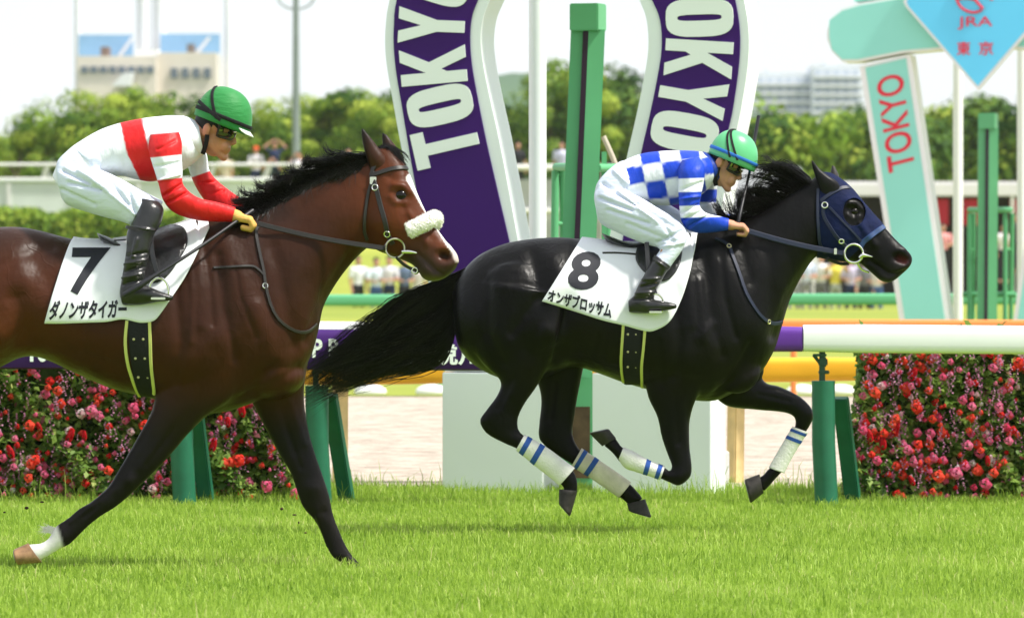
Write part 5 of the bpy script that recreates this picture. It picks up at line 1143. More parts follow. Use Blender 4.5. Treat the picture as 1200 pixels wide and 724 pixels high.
# ------------------------------------------------------------------ saddlecloths, saddles, girths
def saddlecloth(bvh, D, top, bottom, parent, ntop=None):
    nu, nv = 60, 40
    tp = catmull(np.array(top, float), 20); bt = catmull(np.array(bottom, float), 12)
    def res(a, n):
        d = np.concatenate([[0], np.cumsum(np.linalg.norm(np.diff(a, axis=0), axis=1))]); t = np.linspace(0, d[-1], n)
        return np.stack([np.interp(t, d, a[:, i]) for i in (0, 1)], 1)
    tp = res(tp, nu); bt = res(bt, nu); near = np.zeros((nu, nv, 3))
    for i in range(nu):
        T_ = P(tp[i][0], tp[i][1], D); B_ = P(bt[i][0], bt[i][1], D - .28)
        l, n_, _, _ = bvh.ray_cast(Vector((T_.x, D, T_.z + 1)), Vector((0, 0, -1))); zt = (l.z if l else T_.z) + .010
        zb = B_.z; ang0 = 0
        for j in range(nv):
            t = j / (nv - 1); k = 1 - math.cos(t * math.pi / 2) if zb < zt - .12 else t
            z = zt + (zb - zt) * k; x = T_.x + (B_.x - T_.x) * k
            l, n_, _, _ = bvh.ray_cast(Vector((x, D - 2, z)), Vector((0, 1, 0)))
            y = l.y - .012 if l else D
            if j == 0: y = D
            near[i, j] = (x, min(y, D), z)
    for _ in range(3): near[:, 1:-1, 1] = (near[:, :-2, 1] + 2 * near[:, 1:-1, 1] + near[:, 2:, 1]) / 4
    for _ in range(4): near[1:-1, :, 1] = (near[:-2, :, 1] + 2 * near[1:-1, :, 1] + near[2:, :, 1]) / 4
    jj = np.linspace(0, 1, nv)[None, :]; ii = np.linspace(0, 1, nu)[:, None]
    near[:, :, 1] -= (jj ** 2) * (.006 + .0055 * np.sin(ii * 17 + jj * 3) + .004 * np.sin(ii * 41 - jj * 5) * jj)
    far = near[:, ::-1].copy(); far[:, :, 1] = 2 * D - far[:, :, 1]
    g = np.concatenate([far[:, :-1], near], 1); nc = g.shape[1]
    vf = (g.reshape(-1, 3), grid_faces(nu, nc, False))
    me = to_mesh('saddlecloth', *vf); bv = bvh_of(me)
    o = put('saddlecloth', me, M['white_cloth'], parent); so = o.modifiers.new('s', 'SOLIDIFY'); so.thickness = .005; so.offset = 0
    return o, bv
cl7, cb7 = saddlecloth(bv7, Da, [(86, 281), (130, 281), (180, 272), (215, 263), (243, 258)], [(52, 379), (75, 379), (100, 378), (125, 377), (145, 374), (165, 378), (180, 376), (188, 368), (203, 346), (218, 322), (232, 292), (243, 266)], bay)
text_on('numeral', cb7, '7', [(85, 291), (130, 291), (112, 346), (80, 346)], M['print_black'], cl7, .03, 14, 16)
text_on('lettering', cb7, 'ダノンザタイガー', [(60, 352), (149, 351), (148, 373), (56, 375)], M['print_black'], cl7, .04, 24, 8)
cl8, cb8 = saddlecloth(bv8, Db, [(682, 281), (720, 285), (760, 285), (800, 276), (818, 270)], [(635, 353), (655, 359), (680, 367), (705, 375), (730, 381), (757, 388), (770, 386), (785, 376), (798, 352), (808, 322), (814, 296), (818, 274)], blk)
text_on('numeral', cb8, '8', [(671, 295), (707, 296), (699, 341), (663, 339)], M['print_black'], cl8, .035, 14, 16)
text_on('lettering', cb8, 'オンザブロッサム', [(643, 338), (718, 355), (716, 374), (641, 353)], M['print_black'], cl8, .04, 24, 8)

def girth(bvh, D, path, wid, edges, parent, yb):
    L, N = surf_path(bvh, path, 30, .006)
    end = L[-1]; c0 = Vector((end.x, D, end.z - .010))
    L2 = [l for l in L] + [c0 + Vector((0, -.06, 0)), c0 + Vector((0, .06, 0))] + [Vector((l.x, 2 * D - l.y, l.z)) for l in reversed(L)]
    N2 = [n_ for n_ in N] + [Vector((0, -.3, -1)), Vector((0, .3, -1))] + [Vector((n_.x, -n_.y, n_.z)) for n_ in reversed(N)]
    g = obj('girth', ribbon(L2, N2, wid, .006), M['black_cloth'], parent)
    for e in edges:
        l2, n2 = surf_path(bvh, e, 24, .006); obj('edge_binding', ribbon(l2, n2, .014, .007), M['lime_edge'], g)
    # pairs of brass studs
    for k in (.35, .55, .75):
        i = int(k * (len(L) - 1))
        for s in (-1, 1): obj('stud', ellipsoid(L[i] + N[i] * .006 + Vector((s * wid * .24, 0, 0)), (.006, .004, .006), n=8, m=6), M['brass'], g)
    return g
M['ring'] = mat('bit_ring', (.55, .52, .44), .3, .5, metal=1)
M['brass'] = mat('brass', (.60, .55, .30), .35, .5, metal=.8)
girth(bv7, Da, [(161, 366), (162, 390), (164, 415), (168, 440), (171, 460)], .084, [[(149, 376), (147, 400), (150, 425), (158, 450), (164, 462)], [(175, 372), (176, 400), (177, 425), (180, 450), (182, 461)]], bay, 0)
girth(bv8, Db, [(741, 366), (741, 385), (741, 408), (741, 428), (742, 446)], .082, [[(731, 376), (729, 400), (728, 425), (731, 446)], [(756, 384), (754, 408), (752, 430), (753, 452)]], blk, 0)

def saddle(D, bvh, cant, pom, flap, parent, cb):
    """racing saddle: curved seat from cantle to pommel, a skirt on the near and far side"""
    c = np.array(cant, float); rings = []
    sec = [(cant[0], cant[1] - 3, cant[0] + 3, cant[1] + 3, .05), (cant[0] + 8, cant[1] + 0, cant[0] + 10, cant[1] + 9, .12), ((cant[0] * .6 + pom[0] * .4), cant[1] + 9, (cant[0] * .6 + pom[0] * .4), cant[1] + 17, .115),
           ((cant[0] * .3 + pom[0] * .7), pom[1] + 5, (cant[0] * .3 + pom[0] * .7), pom[1] + 14, .10), (pom[0], pom[1], pom[0], pom[1] + 12, .06)]
    s = obj('saddle', loft(sec, D, n=28, sub=6), M['black_leather'], parent)
    for side in (0, 1):
        patch_on('saddle_flap', cb, flap, M['black_leather'], s, .012, mirror=D if side else None)
    return s
sd7 = saddle(Da, bv7, (114, 276), (205, 266), [(150, 285), (185, 268), (214, 268), (220, 285), (210, 305), (196, 324), (180, 332), (155, 325)], bay, cb7)
sd8 = saddle(Db, bv8, (705, 276), (798, 272), [(748, 288), (775, 284), (797, 287), (798, 305), (790, 322), (777, 330), (758, 322), (745, 305)], blk, cb8)
for bvh, p_, path in ((cb8, sd8, [(706, 297), (722, 297), (738, 298), (748, 299)]), (cb7, sd7, [(134, 283), (148, 282)])):
    obj('surcingle', strap(bvh, path, .010, .004, 12, .003), M['leather'], p_)

# ------------------------------------------------------------------ bridles
def ring(c, nrm, R, r, n=28):
    nrm = Vector(nrm).normalized(); u = nrm.orthogonal().normalized(); w_ = nrm.cross(u)
    return tube([c + (u * math.cos(a) + w_ * math.sin(a)) * R for a in np.linspace(0, 2 * math.pi, n + 1)], r, 8)
def band(bvh, path, wid, hc, yawa, name, matn, parent, across=False, th=.004, n=20):
    L, N = surf_path(bvh, path, n, .002)
    Lm = mirror_pts(L, hc, yawa); Nm = mirror_vec(N, yawa)
    if across: return obj(name, ribbon(L + Lm[::-1], N + Nm[::-1], wid, th), M[matn], parent)
    o = obj(name, ribbon(L, N, wid, th), M[matn], parent); obj(name, ribbon(Lm, Nm, wid, th), M[matn], parent); return o

# bay horse
band(bv7, [(434, 206), (444, 203), (456, 199), (468, 197), (478, 198)], .020, hc7, yaw7, 'browband', 'leather', bay, True, .006)
band(bv7, [(437, 206), (437, 200), (440, 194)], .020, hc7, yaw7, 'headpiece', 'leather', bay, False, .006)
band(bv7, [(438, 212), (441, 220), (446, 240), (451, 258), (455, 275), (461, 286)], .022, hc7, yaw7, 'cheek_strap', 'leather', bay, False, .006)
band(bv7, [(435, 216), (432, 226), (429, 242), (427, 258), (427, 272), (430, 281)], .014, hc7, yaw7, 'throat_latch', 'leather', bay, False, .005)
l, n_ = hit(bv7, 438, 212); obj('buckle', box(l + n_ * .006, (.028, .006, .032), bev=.002), M['steel'], bay)
for bx, by in ((440, 220), (454, 274)):
    l, n_ = hit(bv7, bx, by); obj('buckle', ring(l + n_ * .006, n_, .013, .003, 16), M['steel'], bay)
lr, nr = hit(bv7, 463, 291); rc7 = lr + Vector((-.0, -.026, 0)); rg = obj('bit_ring', ring(rc7, Vector((.15, -1, 0)), .041, .0042), M['ring'], bay)
obj('bit_ring', ring(mirror_pts([rc7], hc7, yaw7)[0], Vector((.15, -1, 0)), .041, .0042), M['ring'], bay)
obj('bit', tube([P(471, 295, rc7.y - .004), P(480, 295, rc7.y - .008), P(488, 296.5, rc7.y + .0)], [.007, .008, .004], 8, 4), M['steel'], bay)
obj('chin_strap', tube([P(464, 301, rc7.y), P(472, 309, rc7.y + .012), P(480, 314, rc7.y + .03), P(489, 318, rc7.y + .05), P(487, 320, rc7.y + .09)], .007, 8, 4), M['leather'], bay)
obj('buckle', ring(P(486, 317, rc7.y + .03), Vector((0, -1, 0)), .012, .003, 16), M['steel'], bay)
# fleece noseband: thick roll over the nose
Lc, Nc = surf_path(bv7, [(477, 271), (487, 267), (499, 262), (509, 257)], 14, .020)
Lc2 = mirror_pts(Lc, hc7, yaw7)[::-1]
rollp = catmull(np.array([tuple(p) for p in (Lc[::3] + Lc2[::3])]), 5)
rad = np.array([.036] * len(rollp)); rad[0] = .022; rad[-1] = .022; rad[1] = .033; rad[-2] = .033
vf = tube(rollp, list(rad), 20); me = remesh(vf, .006, 3)
v = mverts(me); n_ = mnorm(me); set_verts(me, v + n_ * (.0013 * (np.sin(v[:, :1] * 190) * np.sin(v[:, 1:2] * 170) + np.sin(v[:, 2:] * 210 + v[:, :1] * 90)) * .5 + RNG.normal(0, .0004, (len(v), 1))))
o = put('fleece_noseband', me, M['fleece'], bay)
v = mverts(me) + np.array(bay.location); idx = RNG.integers(0, len(v), 1500); n_ = mnorm(me)
fz = strands(v[idx], lambda i, r: [r + n_[idx[i]] * .002 + RNG.normal(0, .001, 3), r + n_[idx[i]] * .0035 + RNG.normal(0, .002, 3)], 4, .0012)
obj('fleece_pile', fz, M['fleece'], o)

def rein(bvh, a, b, mids, wid, parent, matn, D, side=-1):
    pts = []; A = Vector(a); B = Vector(b)
    for t in np.linspace(0, 1, 26):
        p = A.lerp(B, t); p.z -= .010 * math.sin(math.pi * t)
        if bvh:
            l, nn, _, _ = bvh.ray_cast(Vector((p.x, D + side * 2, p.z)), Vector((0, -side, 0)))
            if l is not None:
                y = l.y + side * .012
                if (side < 0 and p.y > y) or (side > 0 and p.y < y): p.y = y
        pts.append(p)
    y = np.array([p.y for p in pts])
    for _ in range(6): y[1:-1] = (y[:-2] + 2 * y[1:-1] + y[2:]) / 4
    for p, q_ in zip(pts, y): p.y = q_
    return obj('rein', ribbon(pts, [Vector((0, side, .15))] * len(pts), wid, .005), M[matn], parent)
hand7 = P(302, 262, Da - .15); hand7f = P(312, 249, Da + .10)
rein(bv7, hand7, rc7 + Vector((-.045, 0, 0)), None, .022, bay, 'leather', Da)
rein(bv7, hand7f, mirror_pts([rc7], hc7, yaw7)[0], None, .022, bay, 'leather', Da, 1)
obj('keeper', ring(P(452, 290, rc7.y), Vector((1, -.3, 0)), .013, .004, 14), M['leather'], bay)
def neckstrap(bvh, paths, wid, parent, matn, D):
    for p_ in paths: obj('breastplate', strap(bvh, p_, wid, .006, 30, .003), M[matn], parent)
neckstrap(bv7, [[(303, 266), (300, 272), (302, 285), (305, 300), (309, 318), (311, 334), (316, 355), (325, 373), (338, 384), (352, 389), (362, 387), (370, 380)]], .014, bay, 'leather', Da)
neckstrap(bv7, [[(250, 314), (270, 313), (292, 312), (300, 314), (309, 322)]], .011, bay, 'leather', Da)
l, n_ = hit(bv7, 310.5, 335); obj('buckle', ring(l + n_ * .006, n_, .011, .003, 14), M['steel'], bay)

# black horse: hood, bridle, reins
hs = [(x, z, a, b, e) for x, z, a, b, e in HD8[1:8]]
hv, hf = loft([(960 + (a - 960) / math.cos(yaw8), b, 960 + (c_ - 960) / math.cos(yaw8), d, e) for a, b, c_, d, e in HD8[1:9]], Db, n=150, sub=16, egg=.12, infl=.004, cap=False)
hv = yaw_about(hv, hc8, yaw8)
bmh = bmesh.new(); vv = [bmh.verts.new(p) for p in hv]; [bmh.faces.new([vv[i] for i in f_]) for f_ in hf]
# settle it onto the modelled head, then trim to the hood's edges and cut the eye openings
for q_ in bmh.verts:
    l, nn, _, _ = bv8.find_nearest(q_.co)
    if l is not None:
        d = (q_.co - l); s = 1 if d.dot(nn) > 0 else -1
        q_.co = l + nn * .0045
def cutp(a, b, keep):
    A = P(*a, Db); B = P(*b, Db); d = B - A; no = Vector((d.z, 0, -d.x)).normalized()
    if (P(*keep, Db) - A).dot(no) > 0: no = -no
    bmesh.ops.bisect_plane(bmh, geom=list(bmh.verts) + list(bmh.edges) + list(bmh.faces), plane_co=A, plane_no=no, clear_outer=True)
cutp((960, 200), (957, 310), (1000, 250)); cutp((1037, 262), (988, 308), (1000, 250))
ec = le8; ecm = mirror_pts([le8], hc8, yaw8)[0]
kill = []
def in_eye(p):
    q_ = PX(np.array([tuple(p)]))[0]; return ((q_[0] - 1000.5) / 13.5) ** 2 + ((q_[1] - 249) / 16.5) ** 2 < 1
for f_ in bmh.faces:
    ce = f_.calc_center_median(); cm = mirror_pts([ce], hc8, yaw8)[0]
    if (in_eye(ce) and ce.y < Db) or (in_eye(cm) and ce.y > Db): kill.append(f_)
bmesh.ops.delete(bmh, geom=kill, context='FACES')
me = bpy.data.meshes.new('hood'); bmh.to_mesh(me); bmh.free(); me.polygons.foreach_set('use_smooth', [True] * len(me.polygons))
M['hood'] = mat('hood_blue', (.004, .009, .046), .7, .12, var=.25, vscale=18, bump=.6, bscale=26)
hood = put('hood', me, M['hood'], blk); so = hood.modifiers.new('s', 'SOLIDIFY'); so.thickness = .003
for mir in (0, 1):
    L, N = [], []
    for a in np.linspace(0, 2 * math.pi, 30):
        l, nn = hit(bv8, 1000.5 + 13.5 * math.cos(a), 249 + 16.5 * math.sin(a)); L.append(l + nn * .006); N.append(nn)
    if mir: L = mirror_pts(L, hc8, yaw8)
    obj('eye_opening', tube(L, .0030, 8), M['hood'], hood)
band(bv8, [(962, 236), (970, 230), (978, 225), (987, 221), (994, 221)], .020, hc8, yaw8, 'browband', 'navy_strap', blk, True, .010)
band(bv8, [(966, 240), (965, 250), (968, 258), (973, 266), (979, 275), (986, 283), (993, 289)], .018, hc8, yaw8, 'cheek_strap', 'navy_strap', blk, False, .012)
band(bv8, [(972, 243), (984, 256), (997, 270), (1009, 283)], .012, hc8, yaw8, 'cheek_strap', 'navy_strap', blk, False, .010)
band(bv8, [(959, 222), (958, 240), (958, 262), (961, 284), (968, 296)], .016, hc8, yaw8, 'throat_latch', 'navy_strap', blk, False, .010)
M['noseband'] = mat('noseband_blue', (.020, .05, .15), .55, .35, var=.15, vscale=50)
band(bv8, [(1008, 290), (1011, 284), (1017, 279), (1025, 273), (1034, 267)], .026, hc8, yaw8, 'noseband', 'noseband', blk, True, .012)
for bx, by, rr_ in ((967, 241, .014), (986, 282, .011)):
    l, n_ = hit(bv8, bx, by); obj('buckle', ring(l + n_ * .012, n_, rr_, .0042, 16), M['steel'], blk)
lr, nr = hit(bv8, 1000, 297); rc8 = lr + Vector((0, -.032, 0))
obj('bit_ring', ring(rc8, Vector((.08, -1, 0)), .045, .0062), M['steel'], blk); obj('bit_ring', ring(mirror_pts([rc8], hc8, yaw8)[0], Vector((.08, -1, 0)), .045, .0062), M['steel'], blk)
obj('bit', tube([P(1007, 302, rc8.y - .006), P(1011, 299, rc8.y - .008), P(1016, 299.5, rc8.y - .006), P(1022, 301, rc8.y + .004)], [.007, .011, .007, .003], 8, 4), M['steel'], blk)
obj('chin_strap', tube([P(1005, 309, rc8.y), P(1010, 316, rc8.y + .03), P(1018, 319, rc8.y + .06)], .005, 8, 4), M['steel'], blk)
obj('chin_strap', tube([P(970, 303, rc8.y + .02), P(976, 306, rc8.y + .05), P(985, 309, rc8.y + .07), P(994, 309, rc8.y + .05)], .008, 8, 4), M['leather'], blk)
hand8 = P(877, 271, Db - .15); hand8f = P(882, 262, Db + .08)
rein(bv8, hand8, rc8 + Vector((-.045, .004, 0)), None, .026, blk, 'navy_strap', Db); rein(bv8, hand8f, mirror_pts([rc8], hc8, yaw8)[0], None, .026, blk, 'navy_strap', Db, 1)
obj('buckle', box(P(979, 294.5, rc8.y - .012), (.014, .008, .030), bev=.002), M['steel'], blk)
neckstrap(bv8, [[(838, 280), (848, 284), (854, 289), (858, 299), (863, 312), (868, 326), (874, 343), (883, 359), (892, 371), (900, 377), (908, 379), (916, 377)]], .018, blk, 'navy_strap', Db)
for bx, by in ((854, 289), (900, 377)):
    l, n_ = hit(bv8, bx, by); obj('buckle', ring(l + n_ * .007, n_, .010, .003, 14), M['brass'], blk)
# ------------------------------------------------------------------ jockeys
def rot_f(v, pitch, c):                            # local (forward, lateral, up) -> world; riders face +X
    v = np.asarray(v, float); ca, sa = math.cos(pitch), math.sin(pitch)
    x = v[:, 0] * ca - v[:, 2] * sa; z = v[:, 0] * sa + v[:, 2] * ca
    return np.stack([x, v[:, 1], z], 1) + np.array(c)
def head_parts(c, pitch, yaw=0.0):
    parts = []
    def E(ctr, r): parts.append(ellipsoid(ctr, r))
    def C(a, b, ra, rb): parts.append(capsule(a, b, ra, rb))
    E((.000, 0, .036), (.086, .074, .084)); E((.022, 0, -.03), (.068, .060, .085)); E((.030, 0, .02), (.062, .064, .05))
    for s in (-1, 1):
        C((-.01, s * .048, -.055), (.062, s * .014, -.103), .020, .015)
        E((.055, s * .043, -.018), (.026, .018, .020)); E((.104, s * .010, -.036), (.011, .008, .009))
        parts.append(ellipsoid((-.024, s * .076, -.004), (.019, .010, .031))); parts.append(ellipsoid((-.030, s * .072, -.018), (.012, .010, .018)))
        E((.068, s * .028, -.058), (.024, .022, .026))
    C((.080, -.035, .030), (.080, .035, .030), .016, .016)
    C((.088, 0, .012), (.108, 0, -.030), .0085, .0125); E((.075, 0, -.108), (.020, .020, .017))
    C((.088, -.018, -.058), (.088, .018, -.058), .0085, .0085); C((.084, -.015, -.073), (.084, .015, -.073), .0090, .0090)
    E((.07, 0, -.065), (.030, .034, .032))
    v, f = join(*parts); v = v * .95
    cy, sy = math.cos(yaw), math.sin(yaw); v = np.stack([v[:, 0] * cy - v[:, 1] * sy, v[:, 0] * sy + v[:, 1] * cy, v[:, 2]], 1)
    return rot_f(v, pitch, c), f
def fist(wrist, fwd, up, lat, thumb_side, s=1.0):
    """closed hand: palm, four bent fingers of unequal length and a thumb that leaves the side of the palm"""
    w_, f_, u_, l_ = [np.array(tuple(q), float) for q in (wrist, fwd, up, lat)]
    pt = lambda a, b, c_: w_ + (f_ * a + u_ * b + l_ * c_) * s
    parts = [chain([(pt(-.02, 0, 0), .026 * s), (pt(.02, 0, 0), .025 * s)])]
    for k in (-1.2, -.4, .4, 1.2): parts.append(capsule(pt(.018, 0, k * .013), pt(.072, .006, k * .0195), .017 * s, .0125 * s))
    for k, (o, ln) in enumerate(((-1.5, .80), (-.5, .96), (.5, 1.0), (1.5, .92))):      # little finger ... index finger
        b = o * .0195 * thumb_side
        parts.append(chain([(pt(.076, .008, b), .0105 * s), (pt(.076 + .026 * ln, -.010, b), .0098 * s), (pt(.070 + .026 * ln, -.036 * ln, b * .95), .0092 * s), (pt(.046 + .014 * ln, -.040 * ln, b * .9), .0085 * s)]))
    parts.append(chain([(pt(.020, -.008, thumb_side * .026), .0135 * s), (pt(.054, -.012, thumb_side * .044), .0115 * s), (pt(.088, -.018, thumb_side * .034), .0095 * s), (pt(.104, -.026, thumb_side * .022), .0080 * s)]))
    return join(*parts)
def V3(px, py, D, y): return np.array(tuple(P(px, py, D + y)))
def limb(sec, D): return loft([tuple(q) for q in sec], D, n=28, sub=6)

def silk(name, kind):
    """printed racing silk: checks or a hoop, laid out in metres along the back (u) and down the body (w)"""
    m = bpy.data.materials.new(name); m.use_nodes = True; t = m.node_tree; b = t.nodes['Principled BSDF']
    b.inputs['Roughness'].default_value = .5; b.inputs['Specular IOR Level'].default_value = .25; 
    at = t.nodes.new('ShaderNodeAttribute'); at.attribute_name = 'print'
    b_n = t.nodes.new('ShaderNodeTexNoise'); b_n.inputs['Scale'].default_value = 11; b_n.inputs['Detail'].default_value = 3
    tcx = t.nodes.new('ShaderNodeTexCoord'); mp = t.nodes.new('ShaderNodeMapping'); mp.inputs['Scale'].default_value = (1.6, 1, .8); mp.inputs['Rotation'].default_value = (0, .6, 0)
    bp = t.nodes.new('ShaderNodeBump'); bp.inputs['Strength'].default_value = .8; bp.inputs['Distance'].default_value = .015
    t.links.new(tcx.outputs['Object'], mp.inputs[0]); t.links.new(mp.outputs[0], b_n.inputs['Vector'])
    t.links.new(b_n.outputs['Fac'], bp.inputs['Height']); t.links.new(bp.outputs[0], b.inputs['Normal'])
    t.links.new(at.outputs['Color'], b.inputs['Base Color']); return m
M['silk_red'] = silk('red_and_white_silk', 0); M['silk_blue'] = silk('blue_and_white_silk', 1)
RED = (.62, .012, .014); BLU = (.006, .045, .46); WHT = (.70, .73, .79)

def refine(vf, cuts=2):
    bm = bmesh.new(); vv = [bm.verts.new(p) for p in vf[0]]
    for f_ in vf[1]:
        try: bm.faces.new([vv[i] for i in f_])
        except ValueError: pass
    bmesh.ops.subdivide_edges(bm, edges=list(bm.edges), cuts=cuts, use_grid_fill=True)
    bm.verts.index_update(); v = np.array([tuple(q.co) for q in bm.verts]); f = [tuple(q.index for q in x.verts) for x in bm.faces]; bm.free(); return v, f

def folds(me, lines, D):
    for poly, r, a in lines: sculpt(me, [(poly, r * .68, a * 2.1)], D, both=False)

def helmet(parent, c, pitch, half, hgt, wid, matn, band_m, D, peak, straps):
    """c = middle of the rim; the cap's dome rises along the tilted axis"""
    n_, m_ = 40, 18; rings = []; t = np.linspace(0, 2 * math.pi, n_, endpoint=False)
    for k in range(m_):
        a = -.14 + (math.pi / 2 + .14) * k / (m_ - 1) * .988
        r = math.cos(a) ** .82; h = math.sin(a)
        rings.append(np.stack([np.cos(t) * half * r - .010 * h, np.sin(t) * wid * r, np.full(n_, hgt * h)], 1))
    v, f = capped(rings, n_); f = [q for q in f if len(q) == 4 or max(q) == n_ * m_ + 1 or (n_ * m_ + 1) in q]
    under = np.stack([np.cos(t) * half * .97, np.sin(t) * wid * .97, np.full(n_, -.006)], 1)
    v2 = rot_f(v, pitch, c)
    o = obj('helmet', (v2, f), M[matn], parent); so = o.modifiers.new('s', 'SOLIDIFY'); so.thickness = .008; so.offset = -1
    bnd = []
    tt = np.linspace(0, 2 * math.pi, 49)
    loc = np.stack([np.cos(tt) * (half + .001), np.sin(tt) * (wid + .001), np.full(49, .016)], 1); nr = np.stack([np.cos(tt), np.sin(tt), np.zeros(49)], 1)
    obj('helmet_band', ribbon(rot_f(loc, pitch, c), rot_f(nr, pitch, (0, 0, 0)), .017, .003), M[band_m], o)
    if peak:
        pk = []
        for sx, rr_ in ((.93, 1.0), (1.10, .86), (1.17, .70)):
            a = np.linspace(-.95, .95, 17) * rr_; pk.append(np.stack([np.cos(a) * half * sx, np.sin(a) * wid * sx * .98, np.full(17, .002 - .020 * (sx - .93) / .24)], 1))
        p_ = obj('peak', (rot_f(np.concatenate(pk), pitch, c), grid_faces(3, 17, False)), M[peak], o); so = p_.modifiers.new('s', 'SOLIDIFY'); so.thickness = .004
    for (a0, a1, w_) in straps:                     # goggle elastic across the shell: from rim angle a0 over the dome to a1
        q = []
        for s in np.linspace(0, 1, 25):
            aa = a0 + (a1 - a0) * s; k = math.sin(s * math.pi) * w_[1]; r = math.cos(k) ** .82; h = math.sin(k) ** 1.05 if k > 0 else 0
            q.append((math.cos(aa) * half * r - .010 * h, math.sin(aa) * wid * r, hgt * h))
        q = np.array(q) * 1.018; obj('goggle_elastic', ribbon(rot_f(q, pitch, c), rot_f(q, pitch, (0, 0, 0)), w_[0], .003), M['black_cloth'], o)
    return o
def goggles(parent, c, pitch, tint):
    rings = []
    for k, (off, h) in enumerate(((-.002, 1.0), (.010, .95), (.016, .72), (.018, .3))):
        a = np.linspace(-1.25, 1.25, 25); rad = .088 + off
        up = np.stack([np.cos(a) * rad, np.sin(a) * (rad - .012), np.full(25, .012 + .030 * h)], 1); dn = np.stack([np.cos(a) * rad, np.sin(a) * (rad - .012), np.full(25, .012 - .030 * h) + .012 * np.exp(-(a / .25) ** 2)], 1)
        rings.append(np.concatenate([up, dn[::-1]]))
    v, f = capped(rings, 50); g = obj('goggles', (rot_f(v, pitch, c), f), M['goggle'], parent)
    a = np.linspace(-1.25, 1.25, 25); fr = []
    for s in (1, -1): fr.append(np.stack([np.cos(a[::s]) * .094, np.sin(a[::s]) * .082, np.full(25, .012 + s * .031) + (0 if s > 0 else .012 * np.exp(-(a / .25) ** 2))], 1))
    q = np.concatenate(fr + [fr[0][:1]]); obj('goggle_frame', tube(rot_f(q, pitch, c), .006, 8), M['black_leather'], g)
    for s in (-1, 1):
        q = np.array([(.03, s * .074, .016), (.0, s * .076, .034), (-.03, s * .074, .048), (-.06, s * .055, .060)])
        obj('goggle_elastic', ribbon(rot_f(q, pitch, c), rot_f(np.array([(0, s, 0)] * 4), 0, (0, 0, 0)), .014, .003, 5), M['black_cloth'], g)
    return g

def jockey(loc, label, D, S):
    r = thing('person', loc, label, 'person'); hc, hp = S['head']; hc = hc + np.array([.02 * math.cos(hp), 0, .02 * math.sin(hp)])
    hd = head_parts(hc, hp)
    tor = limb([(*q[:4], q[4]) for q in S['torso']], D)
    nk = chain([(S['neck'][0], .062), (S['neck'][1], .056)])
    arms = []
    for a in S['arms']: arms.append(loft(a, D, n=24, sub=5, infl=-.019))
    legs = [chain([(p_, r_ * .78) for p_, r_ in l]) for l in S['legs_core']]
    hands = [fist(*h) for h in S['hands']]
    shrink = lambda vf, k: (vf[0], vf[1])
    me = remesh(join(hd, loft(S['torso'], D, n=28, sub=5, infl=-.014), nk, *arms, *legs, *hands), .0042, 3)
    v = mverts(me); tone = np.tile(np.array([S['skin']]), (len(v), 1))
    hl = v - np.array(hc); ca, sa = math.cos(-hp), math.sin(-hp)
    fx = hl[:, 0] * ca - hl[:, 2] * sa; fz = hl[:, 0] * sa + hl[:, 2] * ca
    lips = np.exp(-((fx - .094) / .012) ** 2 - ((fz + .066) / .011) ** 2) * (np.abs(hl[:, 1]) < .03)
    tone = blend(tone, lips * .55, (.42, .10, .09)); earm = np.exp(-((fx + .023) / .02) ** 2 - ((fz + .005) / .03) ** 2) * (np.abs(hl[:, 1]) > .068)
    tone = blend(tone, earm * .35, (.55, .17, .12))
    set_color(me, 'tone', tone); put('body', me, M['skin'], r)
    for s in (-1, 1):                                # eyes, behind the goggles
        obj('eye', ellipsoid(rot_f(np.array([(.074, s * .031, .010)]), hp, hc)[0], (.012, .012, .012), n=14, m=8), M['eye'], r)
    hv, hf = ellipsoid((-.002, 0, .034), (.084, .074, .082), n=40, m=24); keep = (hv[:, 2] > -.030 + .9 * (hv[:, 0] + .04)) & (hv[:, 0] < .03)
    hf = [q for q in hf if all(keep[i] for i in q)]; obj('hair', (rot_f(hv, hp, hc), hf), M['hair'], r)
    # shirt
    sv, sf = refine(tor, 1); me = to_mesh('shirt', sv, sf); folds(me, S['shirt_folds'], D)
    v = mverts(me); set_color(me, 'print', S['torso_print'](PX(v), v)); put('shirt', me, S['silk'], r)
    for a, pr, fo in zip(S['arms'], S['sleeve_print'], S['sleeve_folds']):
        vf = refine(loft(a[:-1] if False else a, D, n=36, sub=10), 1); me = to_mesh('sleeve', *vf); folds(me, fo, D)
        v = mverts(me); set_color(me, 'print', pr(PX(v), v)); put('sleeve', me, S['silk'], r)
    # breeches
    me = remesh(join(limb(S['hips'], D), *[limb(l, D) for l in S['thighs']]), .007, 5); folds(me, S['leg_folds'], D); put('breeches', me, M['white_silk'], r)
    for b_ in S['boots']:
        me = remesh(join(*[limb(q, D) for q in b_]), .0055, 3); folds(me, S['boot_folds'], D); put('boot', me, M['black_leather'], r)
    return r
def lin(q, stops, cols, dirv, o):
    """hard-edged bands along a direction in the side view"""
    t = ((q - np.array(o)) @ (np.array(dirv) / np.linalg.norm(dirv))); out = np.tile(np.array([cols[0]]), (len(q), 1)).astype(float)
    for s, c_ in zip(stops, cols[1:]):
        k = np.clip((t - s) / 1.0 + .5, 0, 1); out = out * (1 - k[:, None]) + np.array(c_) * k[:, None]
    return out

